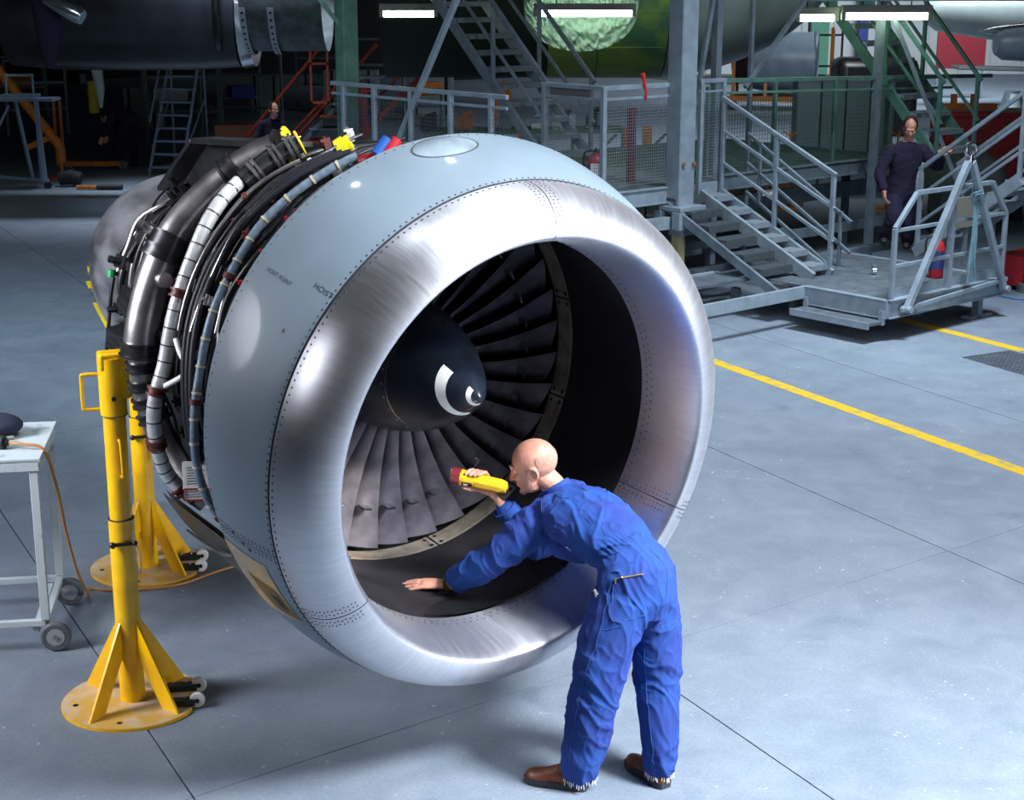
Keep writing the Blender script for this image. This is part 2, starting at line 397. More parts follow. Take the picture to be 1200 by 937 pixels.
mb = MB(); patch(mb, lambda u, t: (cowl(1, t) if u == 0 else RC + Vec((-.0, cos(R(t)), sin(R(t)))) * (RR - u)), [0, .05, .17], lin(0, 360, 121)); mb.build('cowl_rear_flange', M_blackm, eng, smooth=40)
mb = MB()
def cown(u, t): p = cowl(u, t); return p, cowl(u, t, .01) - p
for i in range(236):
    t = i * 360 / 236 + .7; p, q = cown(.045, t); stud(mb, p, q, .0046)
for i in range(170):
    t = i * 360 / 170; p, q = cown(.955, t); stud(mb, p, q, .0034)
for u in lin(.06, .94, 16):
    for off in (-1.3, -.7, .7, 1.3): p, q = cown(u, 196 + off); stud(mb, p, q, .0032)
mb.build('cowl_rivets', M_rivet, eng, smooth=0, kind='stuff')
mb = MB(); patch(mb, lambda u, t: cowl(u, t, .0012), lin(.03, .99, 8), [195.9, 196.1]); mb.build('cowl_panel_joint', M_rivet, eng, smooth=0)
# blister on the crown, hoist point lettering, scuffed drain door low on the left
mb = MB(); k0 = len(mb.v)
def blister(a, b): 
    u = .76 + .20 * a * cos(b); t = 97 + 7.0 * a * sin(b); return cowl(u, t, .022 * (1 - a * a) + .001)
patch(mb, blister, lin(.02, 1, 8), lin(0, 2 * PI, 33)); mb.build('crown_blister', mat('blister_paint', (.19, .245, .29), .5, 0, .35, 6), eng, smooth=60)
mb = MB(); patch(mb, lambda a, b: cowl(.76 + .20 * a * cos(b), 97 + 7.0 * a * sin(b), .0018), [.985, 1.04], lin(0, 2 * PI, 33)); mb.build('blister_sealant', M_rivet, eng, smooth=60)
def cowlM(u, t, spin=0, off=.002):
    p = cowl(u, t, off); n_ = (cowl(u, t, .05) - p).normalized(); tu = (cowl(u - .03, t) - cowl(u + .03, t)).normalized(); tu = (tu - n_ * tu.dot(n_)).normalized()
    v = n_.cross(tu); m = Matrix((tu, v, n_)).transposed().to_4x4(); return Matrix.Translation(p) @ m @ Matrix.Rotation(R(spin), 4, 'Z')
def cowl_text(txt, u0, t0, size, label):
    o = text_mesh('lettering', txt, size, M_rivet, eng, Matrix.Identity(4), label, 0)
    for v in o.data.vertices:
        x, y, z = v.co; L_ = (cowl(0, t0) - cowl(1, t0)).length
        v.co = cowl(u0 - x / L_, t0 - math.degrees(y / 1.19), .0015)
cowl_text('HOIST POINT', .63, 142.0, .026, 'small black stencilled words HOIST POINT')
cowl_text('HOIST', .14, 139.5, .034, 'small black stencilled word HOIST')
def qpatch(name, m, corners, off, n=8):
    mb = MB(); (u0, t0), (u1, t1), (u2, t2), (u3, t3) = corners
    def f(a, b): 
        return cowl((u0*(1-a)+u1*a)*(1-b)+(u3*(1-a)+u2*a)*b, (t0*(1-a)+t1*a)*(1-b)+(t3*(1-a)+t2*a)*b, off)
    patch(mb, f, lin(0, 1, n), lin(0, 1, n)); return mb.build(name, m, eng, smooth=60)
qpatch('drain_door', M_tanpatch, [(.995, 199.3), (.26, 199.8), (.13, 215), (.995, 217)], .003)
qpatch('drain_door_recess', mat('recess_brown', (.20, .12, .04), .5, 0, .4, 20), [(.72, 205), (.27, 206.2), (.14, 214.7), (.55, 213.6)], .005)
qpatch('drain_outlet', M_black, [(.42, 208.6), (.30, 208.4), (.24, 212), (.34, 211.6)], .007)
for u, t in ((.70, 195.5), (.55, 196.8), (.46, 197.6), (.28, 150)):
    mb = MB(); p, q = cown(u, t); stud(mb, p, q, .009); mb.build('fastener', M_rivet, eng, smooth=0)
# intake duct from throat to fan
def duct(u, t):
    a = lipring(-90, t); b = E(-.80, 1.0, t); return a.lerp(b, u)
mb = MB(); patch(mb, duct, lin(0, 1, 12), lin(0, 360, 145)); mb.build('intake_duct', M_duct, eng, smooth=60)
def cyl_patch(s0, r0, s1, r1, t0, t1, n): 
    mb = MB(); patch(mb, lambda u, t: E(s0 + (s1 - s0) * u, r0 + (r1 - r0) * u, t), [0, .5, 1], lin(t0, t1, n)); return mb
for i in range(12):
    t0 = 12 + i * 30
    o = cyl_patch(-.802, .999, -.93, .993, t0 + .25, t0 + 29.75, 20).build('strip_panel', M_strip, eng, smooth=60)
    mb = MB()
    for s_ in (-.808, -.922): mb2 = cyl_patch(s_ + .006, .9965, s_ - .006, .9955, t0 + .25, t0 + 29.75, 20); mb.add(mb2.v, mb2.f)
    for s_ in (t0 + .9, t0 + 29.1): mb2 = cyl_patch(-.803, .9965, -.929, .991, s_ - .5, s_ + .5, 3); mb.add(mb2.v, mb2.f)
    mb.build('strip_border', M_strip2, o, smooth=60, kind='stuff')
    mb = MB()
    for tt in (t0 + 1.6, t0 + 28.4):
        for s_ in (-.825, -.905): stud(mb, E(s_, .994, tt), E(s_, .9, tt) - E(s_, .994, tt), .011, .002, 8)
    mb.build('strip_screws', M_black, o, smooth=0, kind='stuff')
cyl_patch(-.795, 1.02, -1.35, 1.02, 0, 360, 121).build('fan_case_liner', M_black, eng, smooth=60)
# fan: blade mesh once, 36 copies
NB = 36
mb = MB(); KR, KC = 14, 6; front = []; back = []
for i in range(KR):
    f = i / (KR - 1); r = .325 + .650 * f
    st = R(14 + 50 * f ** .85); ch = .13 + .165 * f - .02 * f * f; s0 = -.835 - .07 * f
    for j in range(KC):
        c = j / (KC - 1); camb = .018 * (1 - f * .5) * 4 * c * (1 - c)
        x = s0 - c * ch * cos(st) ; y = (c - .35) * ch * sin(st) + .02 * sin(PI * f)
        y += camb * cos(st); x += camb * sin(st); th = (.011 * (1 - .65 * f)) * math.sqrt(max(.02, 4 * c * (1 - c))) * .5
        ang = y / r
        for sgn, arr in ((1, front), (-1, back)):
            aa = ang + sgn * th / r * cos(st); arr.append((x + sgn * th * sin(st), r * sin(aa), r * cos(aa)))
for arr, fl_ in ((front, 0), (back, 1)):
    k = len(mb.v); mb.v += arr
    for i in range(KR - 1):
        for j in range(KC - 1):
            q = (k+i*KC+j, k+i*KC+j+1, k+(i+1)*KC+j+1, k+(i+1)*KC+j); mb.f.append(q if fl_ == 0 else q[::-1])
n_ = KR * KC
for i in range(KR - 1):
    mb.f.append((i*KC, (i+1)*KC, n_+(i+1)*KC, n_+i*KC)); a = i*KC+KC-1; b = (i+1)*KC+KC-1; mb.f.append((b, a, n_+a, n_+b))
for j in range(KC - 1):
    a = (KR-1)*KC + j; mb.f.append((a, a+1, n_+a+1, n_+a))
blade = mb.build('fan_blade', M_blade, eng, smooth=50)
mb = MB(); rs = .325 + .65 * .66
mb.box((-.885, .030, rs), (.07, .045, .011), Matrix.Rotation(-.06, 3, 'X'))
snub = mb.build('snubber', M_steel2, blade, smooth=0)
blade.matrix_local = Matrix.Translation((0, 0, ZA))
for i in range(1, NB):
    b = inst(blade, eng, Matrix.Translation((0, 0, ZA)) @ Matrix.Rotation(2 * PI * i / NB, 4, 'X'))
    s_ = snub.copy(); COL.objects.link(s_); s_.parent = b
mb = MB(); patch(mb, lambda r, t: E(-1.13, r, t), [.2, 1.02], lin(0, 360, 61)); mb.build('fan_rear_disc', M_black, eng, smooth=0)
# spinner
prof = [(0, .002), (-.012, .022), (-.05, .055), (-.12, .10), (-.22, .155), (-.34, .21), (-.46, .257), (-.58, .292), (-.70, .318), (-.80, .332), (-.90, .338), (-1.05, .34)]
def spr(s):
    for (a, ra), (b, rb) in zip(prof, prof[1:]):
        if b <= s <= a: return ra + (rb - ra) * (a - s) / (a - b)
    return prof[-1][1]
mb = MB(); pv = spline([Vec((a, r, 0)) for a, r in prof], .1, 3)[0]
patch(mb, lambda i, t: E(pv[i].x, max(.001, pv[i].y), t), list(range(len(pv))), lin(0, 360, 65)); mb.build('spinner', M_spin, eng, smooth=60)
mb = MB(); patch(mb, lambda s, t: E(s, spr(s) + .002, t), [-.437, -.441], lin(0, 360, 65)); mb.build('spinner_joint', M_steel2, eng, smooth=60)
mb = MB()
for i in range(24): p = E(-.46, spr(-.46), i * 15); stud(mb, p, p - Vec((p.x - .2, 0, ZA)), .007)
for i in range(36): p = E(-.785, spr(-.785), i * 10 + 4); stud(mb, p, p - Vec((p.x, 0, ZA)), .006)
mb.build('spinner_screws', M_steel2, eng, smooth=0)
def swirl(name, t0, t1, s0, s1, w0, w1):
    mb = MB(); n = 22
    def f(k, a):
        a_ = k / (n - 1); tt = t0 + (t1 - t0) * a_; s = s0 + (s1 - s0) * a_ ** 1.3; wd = (w0 + (w1 - w0) * a_)
        ss = min(-.004, s + wd * (a - .5)); return E(ss, spr(ss) + .0035, tt)
    patch(mb, f, list(range(n)), [0, .33, .66, 1]); mb.build(name, M_white, eng, smooth=60)
swirl('painted_swirl', 122, 272, -.165, -.105, .060, .028)
swirl('painted_swirl', 120, 290, -.036, -.018, .022, .010)
# fan case, core, nozzle
def lathe(name, prof, m, n=96, sm=40):
    mb = MB(); patch(mb, lambda i, t: E(prof[i][0], prof[i][1], t), list(range(len(prof))), lin(0, 360, n + 1)); return mb.build(name, m, eng, smooth=sm)
lathe('fan_case', [(-.08, 1.035), (-.30, 1.035), (-.30, 1.065), (-.32, 1.065), (-.32, 1.03), (-.72, 1.03), (-.72, 1.06), (-.75, 1.06), (-.75, 1.02), (-1.02, 1.0), (-1.02, 1.03), (-1.05, 1.03), (-1.05, .99), (-1.4, .96), (-1.4, 1.0), (-1.43, 1.0), (-1.43, .93)], M_black)
lathe('core_casing', [(-1.43, .94), (-1.7, .74), (-1.72, .78), (-1.76, .78), (-1.76, .70), (-2.2, .66), (-2.2, .70), (-2.24, .70), (-2.24, .65), (-2.98, .66)], M_black)
lathe('exhaust_nozzle', [(-2.94, .60), (-2.94, .70), (-2.99, .70), (-2.99, .685), (-3.2, .682), (-3.45, .668), (-3.7, .64), (-3.95, .595), (-4.12, .55), (-4.12, .53), (-3.9, .57), (-3.3, .62)], M_cone, 96, 30)
mb = MB()
for i in range(70): stud(mb, E(-3.05, .686, i * 360 / 70), E(0, 1, i * 360 / 70) - E(0, 0, 0), .007)
mb.build('nozzle_rivets', M_rivet, eng, smooth=0)
lathe('exhaust_plug', [(-3.3, .40), (-4.0, .30), (-4.5, .12), (-4.7, .005)], M_blackm)
mb = MB()
def yt(u, t): 
    s = -4.135 + .05 * u + .03 * sin(t * .5) * u; return E(s, .556 + .01 * u, t)
patch(mb, yt, [0, .5, 1], lin(178, 236, 26)); mb.build('yellow_tape', M_ycap, eng, smooth=60)
mb = MB(); mb.bar(E(-4.1, .57, 188), E(-3.9, .615, 188), .03, .004); mb.bar(E(-4.0, .59, 200), E(-3.6, .66, 206), .04, .004); mb.build('yellow_tape', M_ycap, eng)
# pylon plate on top
def plate(name, pts, th, m, side=(0, 1, 0), parent=None):
    mb = MB(); sd = Vec(side) * th / 2; n = len(pts); P = [Vec(p) for p in pts]
    mb.add([p - sd for p in P] + [p + sd for p in P], [tuple(range(n - 1, -1, -1)), tuple(range(n, 2 * n))] + [(i, (i + 1) % n, n + (i + 1) % n, n + i) for i in range(n)])
    return mb.build(name, m, parent or eng, smooth=0, bevel=.004)
plate('pylon_web', [(-3.05, -.30, ZA + .62), (-3.0, -.30, ZA + .60), (-2.35, -.34, ZA + .93), (-1.15, -.34, ZA + 1.01), (-1.15, -.34, ZA + .80), (-2.3, -.34, ZA + .60)], .03, M_blackm)
mb = MB(); mb.bar((-2.38, -.36, ZA + .95), (-1.1, -.36, ZA + 1.03), .16, .03); mb.bar((-2.38, -.36, ZA + .95), (-3.1, -.32, ZA + .61), .16, .03); mb.build('pylon_cap', M_blackm, eng, bevel=.004)
# pipes and looms round the fan case: (station, radius, degrees)
def run(pts, k=5): return [E(*p) for p in pts]
def pp(pts, k=6): return spline([Vec(p) for p in pts], .1, k)[0]
def pipe(name, pts, r, m, n=14, k=6, parent=eng):
    c = [E(*p) for p in pp(pts, k)]; mb = MB(); mb.tube(c, r, n); return mb.build(name, m, parent, smooth=60), c
def band(name, c, i, r, w_, m, parent, extra=0):
    i = max(1, min(len(c) - 2, i)); d = (c[i+1] - c[i-1]).normalized(); mb = MB(); mb.cyl(c[i] - d * w_ / 2, c[i] + d * w_ / 2, r, 18)
    if extra: mb.cyl(c[i] - d * w_ / 2 - d * .006, c[i] - d * w_ / 2 + d * .006, r + .008, 18); mb.cyl(c[i] + d * w_ / 2 - d * .006, c[i] + d * w_ / 2 + d * .006, r + .008, 18)
    return mb.build(name, m, parent, smooth=40)
bp, bc = pipe('bleed_air_pipe', [(-1.02, 1.12, 113), (-1.12, 1.12, 121), (-1.2, 1.11, 132), (-1.22, 1.13, 145), (-1.22, 1.13, 157), (-1.2, 1.14, 168), (-1.2, 1.14, 176)], .088, M_steel, 24)
for i, w_, r in ((0, .05, .094), (9, .06, .098), (20, .11, .100), (21, .05, .106), (34, .06, .1)): band('pipe_coupling', bc, i, r, w_, M_blackm, bp, 1)
MB().cyl(bc[0] + (bc[0] - bc[1]) * .1, bc[0] + (bc[0] - bc[1]) * .6, .102, 24).build('yellow_end_cap', M_ycap, eng, smooth=40, bevel=.004)
bp2, bc2 = pipe('lower_bleed_pipe', [(-1.2, 1.14, 176), (-1.2, 1.13, 184), (-1.18, 1.12, 192), (-1.12, 1.12, 200), (-1.0, 1.12, 208)], .066, M_steel, 20)
for i in (2, 5, 8, 11): band('clamp_band', bc2, i, .074, .035, M_blackm, bp2, 1)
MB().cyl(bc[24] + Vec((.04, 0, 0)), bc[24] + Vec((.14, 0, .01)), .035, 14).build('pipe_boss', M_steel, bp, smooth=40)
b3, c3 = pipe('branch_pipe', [(-.93, 1.14, 112), (-.97, 1.13, 119), (-1.0, 1.12, 127)], .05, M_steel2, 18)
for i in (2, 5, 9): band('clamp_band', c3, i, .056, .025, M_steel, b3, 1)
MB().cyl(c3[0] + (c3[0] - c3[1]) * .1, c3[0] + (c3[0] - c3[1]) * .8, .06, 24).build('yellow_end_cap', M_ycap, eng, smooth=40, bevel=.004)
wp, wc = pipe('silver_sleeved_loom', [(-1.0, 1.13, 128), (-.95, 1.14, 138), (-.92, 1.12, 150), (-.90, 1.12, 162), (-.9, 1.13, 174), (-.9, 1.19, 184), (-.92, 1.21, 194), (-.95, 1.20, 202), (-.9, 1.14, 211)], .034, M_sleeve, 14)
for i in range(2, len(wc) - 1, 2): band('cable_tie', wc, i, .0355, .006, M_tie, wp)
for i in (16, 28, 35, 44): band('clamp_band', wc, i, .040, .030, M_brown, wp, 1)
w2, w2c = pipe('thin_white_hose', [(-.82, 1.12, 168), (-.76, 1.11, 171), (-.70, 1.09, 173.5), (-.74, 1.11, 176), (-.84, 1.15, 179)], .012, M_white, 8)
gp, gc = pipe('grey_blue_loom', [(-.30, 1.14, 112), (-.38, 1.13, 122), (-.46, 1.12, 135), (-.45, 1.12, 146), (-.42, 1.14, 158), (-.4, 1.15, 170), (-.38, 1.18, 181), (-.38, 1.2, 191), (-.42, 1.19, 201), (-.36, 1.16, 209)], .019, M_bundle, 10)
for i in range(3, len(gc) - 1, 3): band('cable_tie', gc, i, .0215, .010, M_tan, gp)
for i in (20, 34, 50): band('clamp_band', gc, i, .026, .024, M_brown, gp)
m_ = MB(); 
for k in range(3): m_.tube([E(*p) for p in pp([(-.55 - .05 * k, 1.10, 108 + k), (-.62 - .04 * k, 1.10, 120), (-.70 - .04 * k, 1.09, 140), (-.66 - .05 * k, 1.10, 160), (-.60 - .05 * k, 1.11, 180), (-.62 - .04 * k, 1.12, 200), (-.6, 1.1, 216)])], .016, 8)
m_.build('black_cable_loom', mat('black_cable', (.008, .009, .016), .5), eng, smooth=60)
ml = [M_black, M_blackm, M_steel, M_steel2, mat('black_cable', (0, 0, 0))]
for i in range(46):
    s = rnd.uniform(-1.38, -.14); t0 = rnd.uniform(88, 175); t1 = t0 + rnd.uniform(14, 75); r = rnd.choice((1.055, 1.07, 1.085, 1.1)); rr = rnd.choice((.006, .008, .011, .016)); pts = []
    for k in range(5): pts.append((s + rnd.uniform(-.035, .035), r + rnd.uniform(-.012, .012), t0 + (t1 - t0) * k / 4))
    o, c = pipe('fluid_pipe', pts, rr, rnd.choice(ml[:4] if i % 3 else [M_black, M_blackm]), 7, 5)
    if rr > .007:
        band('pipe_clip', c, 6, rr + .006, .02, rnd.choice((M_brown, M_blackm, M_steel2)), o)
for i in range(30):   # pipes on the core, seen behind the fan case
    s = rnd.uniform(-2.9, -1.5); t0 = rnd.uniform(95, 160); t1 = t0 + rnd.uniform(25, 80); r = .80 if s > -1.75 else .73
    pts = [(s + rnd.uniform(-.07, .07), r + rnd.uniform(-.02, .03), t0 + (t1 - t0) * k / 4) for k in range(5)]
    o, c = pipe('fluid_pipe', pts, rnd.choice((.007, .010, .014, .02)), rnd.choice((M_black, M_blackm, M_steel, M_black)), 7, 5)
for i in range(34):
    s = rnd.uniform(-1.35, -.2); t = rnd.uniform(95, 210); p = E(s, 1.065, t); n_ = Vec((0, cos(R(t)), sin(R(t)))); q = Vec((0, 0, 1)).rotation_difference(n_).to_matrix()
    mb = MB(); mb.box(p, (rnd.uniform(.04, .09), rnd.uniform(.03, .06), .05), q); mb.box(p + n_ * .03, (.02, .05, .012), q); mb.cyl(p, p + n_ * .045, .008, 8)
    mb.build('bracket', rnd.choice((M_blackm, M_blackm, M_brown, M_steel, M_black)), eng, smooth=30)
for i in range(14):
    s = rnd.uniform(-2.9, -1.8); t = rnd.uniform(120, 200); p = E(s, .74, t); n_ = Vec((0, cos(R(t)), sin(R(t)))); q = Vec((0, 0, 1)).rotation_difference(n_).to_matrix()
    mb = MB(); mb.box(p, (rnd.uniform(.05, .14), rnd.uniform(.05, .1), .08), q); mb.cyl(p, p + n_ * .09, .02, 8); mb.build('bracket', rnd.choice((M_blackm, M_steel, M_black)), eng, smooth=30)
# accessories under the core at the left: gearbox boxes and struts going down to the stand
mb = MB()
for s, r, t, dx in ((-2.3, .80, 172, .25), (-2.5, .82, 190, .3), (-2.2, .85, 200, .35), (-1.7, .92, 196, .3), (-1.5, 1.0, 205, .3), (-2.6, .78, 205, .4)):
    n_ = Vec((0, cos(R(t)), sin(R(t)))); q = Vec((0, 0, 1)).rotation_difference(n_).to_matrix(); mb.box(E(s, r, t), (dx, .16, .14), q); mb.cyl(E(s - .1, r + .05, t), E(s + .12, r + .05, t + 3), .05, 12)
mb.build('gearbox', M_black, eng, bevel=.01)
o, c = pipe('drive_rod', [(-2.85, .78, 168), (-2.85, .80, 182), (-2.85, .84, 192), (-2.85, .90, 201)], .011, M_blackm, 8)
MB().cyl(E(-2.85, .80, 165), E(-2.85, .80, 168), .022, 10).build('green_connector', M_green, eng)
# hanging caps and connectors on top
mb = MB(); mb.tube([E(*p) for p in pp([(-.86, 1.0, 114), (-.86, 1.04, 110), (-.82, 1.06, 107), (-.80, 1.075, 105)])], .022, 10); hz = mb.build('black_flex_hose', M_rubber, eng, smooth=60)
a = E(-.80, 1.075, 105); d = (a - E(-.82, 1.06, 107)).normalized()
MB().cyl(a - d * .01, a + d * .03, .045, 20).cyl(a + d * .025, a + d * .055, .036, 20).build('yellow_end_cap', M_ycap, eng, smooth=40)
for (s, r, t, mm, nm) in ((-.36, 1.09, 110, M_cap_red, 'red_end_cap'),):
    p = E(s, r, t); MB().cyl(p, p + Vec((.06, .02, .01)), .03, 16).build(nm, mm, eng, smooth=40)
for (s, r, t, mm, nm) in ((-.22, 1.15, 107.5, mat('blue_plastic', (.02, .10, .40), .4), 'blue_valve_cover'), (-.20, 1.135, 105.8, M_cap_red, 'red_valve_cover')):
    p = E(s, r, t); MB().cyl(p + Vec((0, -.03, -.03)), p + Vec((0, .025, .035)), .026, 12).cyl(p + Vec((0, -.01, -.06)), p + Vec((0, 0, 0)), .012, 8).build(nm, mm, eng, smooth=40)
for (s, r, t) in ((-.3, 1.1, 142), (-.36, 1.1, 150), (-.3, 1.1, 133), (-.34, 1.1, 177), (-.28, 1.1, 168)):
    p = E(s, r, t); MB().sph(p, .016, 8, 6).cyl(p, p + (p - E(s, 0, t)) * .02, .008, 8).build('red_cap', M_cap_red, eng)
mb = MB(); P = [E(*p) for p in pp([(-.12, 1.10, 146), (-.12, 1.10, 152), (-.12, 1.10, 158)])]; mb.tube(P, .006, 6); mb.build('yellow_marker_strip', M_ycap, eng)
# lower hinged fairing hanging open behind the cowl
mb = MB()
def fair(u, t): return E(-.14 - 1.15 * u, 1.24 - .05 * u, t - 12 * u)
k = [(0, 205), (1, 205)]
patch(mb, lambda u, t: E(-.12 - .95 * u, 1.235 - .0 * u + .012, 204 + (t) * (26 - 8 * u) + 2 * u), lin(0, 1, 8), lin(0, 1, 10)); 
k = len(mb.v); mb.v += [tuple(Vec(v) + (E(0, 0, 0) - Vec((0, v[1], v[2]))).normalized() * .02) for v in mb.v[:k]]; mb.uv += mb.uv
mb.f += [tuple(i + k for i in q[::-1]) for q in mb.f]; mb.build('hinged_fairing', M_blackm, eng, smooth=40)
mb = MB(); mb.tube([E(*p) for p in pp([(-.10, 1.262, 206), (-.4, 1.262, 211), (-.8, 1.262, 215), (-1.07, 1.262, 217)])], .007, 6); mb.build('fairing_edge_seal', M_steel2, eng)
# maintenance tag
tg = thing('maintenance_tag', 'white inspection tag with a red border hanging from the engine looms', 'tag', (-1.405, 6.70, 1.452))
def facing(): return Matrix.Rotation(R(8), 3, 'Z') @ Matrix.Rotation(R(-14), 3, 'X')
fm = facing(); mb = MB()
mb.box(fm @ Vec((0, 0, -.09)), (.115, .003, .175), fm); mb.build('card', M_white, tg, smooth=0, bevel=.002)
mb = MB()
for a, b in (((-.055, -.175), (.055, -.175)), ((-.055, -.125), (.055, -.125)), ((-.055, -.175), (-.055, -.125)), ((.055, -.175), (.055, -.125))):
    mb.bar(fm @ Vec((a[0], -.003, a[1])), fm @ Vec((b[0], -.003, b[1])), .004, .006)
mb.build('red_border', M_red, tg, smooth=0)
mb = MB()
for i in range(7): mb.bar(fm @ Vec((-.04, -.0025, -.03 - i * .012)), fm @ Vec((.02 + .02 * (i % 2), -.0025, -.03 - i * .012)), .001, .0025)
for i in range(3): mb.bar(fm @ Vec((-.045, -.0025, -.138 - i * .011)), fm @ Vec((.045, -.0025, -.138 - i * .011)), .001, .0025)
mb.build('printed_lines', M_rivet, tg, smooth=0)
MB().tube([fm @ Vec((0, 0, -.008)), (0, -.01, .02), (.02, .02, .06)], .0025, 6).build('string', M_brown, tg)

# ------------------------------------------------------------------ maintenance dock (own frame: x along its front edge, y away from it)
DA = math.atan2(.65, .76); DO = Vec((.98, 17.109, 0)); ZP = 1.28
DM = Matrix.Translation(DO) @ Matrix.Rotation(DA, 4, 'Z')
def D(a, b, z): return DM @ Vec((a, b, z))
def mesh_panel(name, p0, p1, z0, z1, parent, m=None, step=.033, r=.004):
    mb = MB(); p0 = Vec((*p0, 0)); p1 = Vec((*p1, 0)); L_ = (p1 - p0).length; n = max(2, int(L_ / step)); k = max(2, int((z1 - z0) / step))
    for i in range(n + 1): q = p0.lerp(p1, i / n); mb.bar((q.x, q.y, z0), (q.x, q.y, z1), r, r)
    for j in range(k + 1): z = z0 + (z1 - z0) * j / k; mb.bar((p0.x, p0.y, z), (p1.x, p1.y, z), r, r)
    return mb.build(name, m or M_wire, parent, smooth=0, kind='stuff')
def rail(parent, pts, r=.045, m=None, name='handrail'):
    mb = MB()
    for a, b in zip(pts, pts[1:]): mb.bar(a, b, r, r)
    return mb.build(name, m or M_dock, parent, smooth=0, bevel=.004)
def post(parent, x, y, z0, z1, r=.045, m=None, name='post'): return MB().box((x, y, (z0 + z1) / 2), (r, r, z1 - z0)).build(name, m or M_dock, parent, smooth=0, bevel=.004)
dk = thing('maintenance_dock', 'grey steel access platform with wire mesh guard panels behind the engine', 'platform', DO, DA)
for a0, a1, b0, b1 in ((0, 1.95, 0, 3.6), (-1.65, 0, 0, 3.6)):
    mb = MB(); mb.box(((a0+a1)/2, (b0+b1)/2, ZP - .02), (a1 - a0, b1 - b0, .03)); mb.build('deck_plate', M_deck, dk, smooth=0)
MB().box((3.9, 2.0, ZP - .02), (3.9, 3.2, .03)).build('deck_plate', mat('green_deck', (.05, .10, .09), .6, 0, .4, 6, .2, 60), dk, smooth=0)
for p, q, h in (((0, 0), (1.0, 0), .17), ((-1.65, 0), (0, 0), .17), ((0, 0), (0, 1.0), .17), ((-1.65, 0), (-1.65, 3.6), .17), ((1.9, .36), (5.9, .36), .17)):
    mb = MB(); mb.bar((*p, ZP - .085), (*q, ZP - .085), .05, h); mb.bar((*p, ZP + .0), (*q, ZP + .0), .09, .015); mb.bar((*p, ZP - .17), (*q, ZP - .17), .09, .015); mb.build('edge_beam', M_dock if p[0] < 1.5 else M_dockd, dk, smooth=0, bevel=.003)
ZT = ZP + 1.15
for x, y in ((0, 0), (0, .95)): post(dk, x, y, ZP - .1, ZT, .055)
rail(dk, [(0, 0, ZT - .02), (1.0, 0, ZT - .02)], .05); rail(dk, [(0, 0, ZT - .14), (1.0, 0, ZT - .14)], .03)
rail(dk, [(0, 0, ZT - .02), (0, .95, ZT - .02)], .05); rail(dk, [(0, 0, ZT - .14), (0, .95, ZT - .14)], .03)
MB().box((0, .55, ZT - .08), (.012, .62, .10)).build('name_plate', mat('dull_plate', (.12, .11, .12), .5), dk, smooth=0)
mesh_panel('mesh_panel', (0, 0), (.98, 0), ZP + .07, ZT - .14, dk); mesh_panel('mesh_panel', (0, .03), (0, .95), ZP + .07, ZT - .14, dk)
# left wing rail with mesh
rail(dk, [(-1.65, -.35, ZT - .02), (-1.65, 2.7, ZT - .02)], .045); rail(dk, [(-1.65, -.35, ZT - .13), (-1.65, 2.7, ZT - .13)], .03)
for y in (-.1, .55, 1.23, 1.89, 2.47): post(dk, -1.65, y, ZP - .1, ZT, .05)
mesh_panel('mesh_panel', (-1.65, -.3), (-1.65, 2.6), ZP + .05, ZT - .13, dk, mat('dark_wire', (.10, .13, .15), .5, .4), .04)
rail(dk, [(-1.65, 1.55, ZP + .45), (-1.65, .15, 3.75)], .055, M_dock, 'brace')
# steel columns
def column(a, b, m, w_=.20, z1=7, z0=0, name='steel_column', label='', cat='column'):
    t = thing(name, label, cat, D(a, b, 0), DA)
    mb = MB(); mb.box((0, 0, (z0 + z1) / 2), (w_, w_ * .12, z1 - z0)) ; h = w_ * .44
    mb.box((0, -h, (z0 + z1) / 2), (w_, .02, z1 - z0)); mb.box((0, h, (z0 + z1) / 2), (w_, .02, z1 - z0)); mb.box((w_ * .5, 0, (z0 + z1) / 2), (.015, w_ * .9, z1 - z0)); mb.box((-w_ * .5, 0, (z0 + z1) / 2), (.015, w_ * .9, z1 - z0))
    mb.build('shaft', m, t, smooth=0, bevel=.003); return t
c1 = column(1.10, -.10, M_dock, .23, 6, 1.02, label='thick grey steel column in front of the dock with a bolted collar')
mb = MB(); mb.box((.02, -.16, .93), (.48, .12, .20)); mb.box((0, -.05, 1.06), (.42, .34, .05)); mb.box((.02, .12, .93), (.48, .10, .20)); mb.build('collar', M_dock, c1, smooth=0, bevel=.006)
MB().box((-.5, -.02, .90), (1.0, .10, .14)).build('collar_arm', M_dock, c1, smooth=0, bevel=.006)
MB().box((0, -.04, .80), (.20, .20, .10)).build('lower_collar', M_dock, c1, smooth=0, bevel=.004)
MB().box((0, 0, .38), (.11, .11, .78)).build('leg', mat('cream_leg', (.40, .38, .22), .5), c1, smooth=0)
MB().box((0, 0, .01), (.3, .3, .02)).build('foot_plate', M_dockd, c1, smooth=0)
for x in (-.07, .09):
    MB().cyl((x, -.115, 1.55), (x, -.14, 1.55), .022, 10).build('bolt', mat('rusty_bolt', (.25, .12, .06), .6), c1)
c2 = column(-1.26, 2.95, M_dockg, .19, 7, 0, label='green steel column at the left end of the dock rail')
rail(c2, [(-.05, 0, 3.0), (-.9, .6, 4.3)], .05, M_dockg, 'brace')
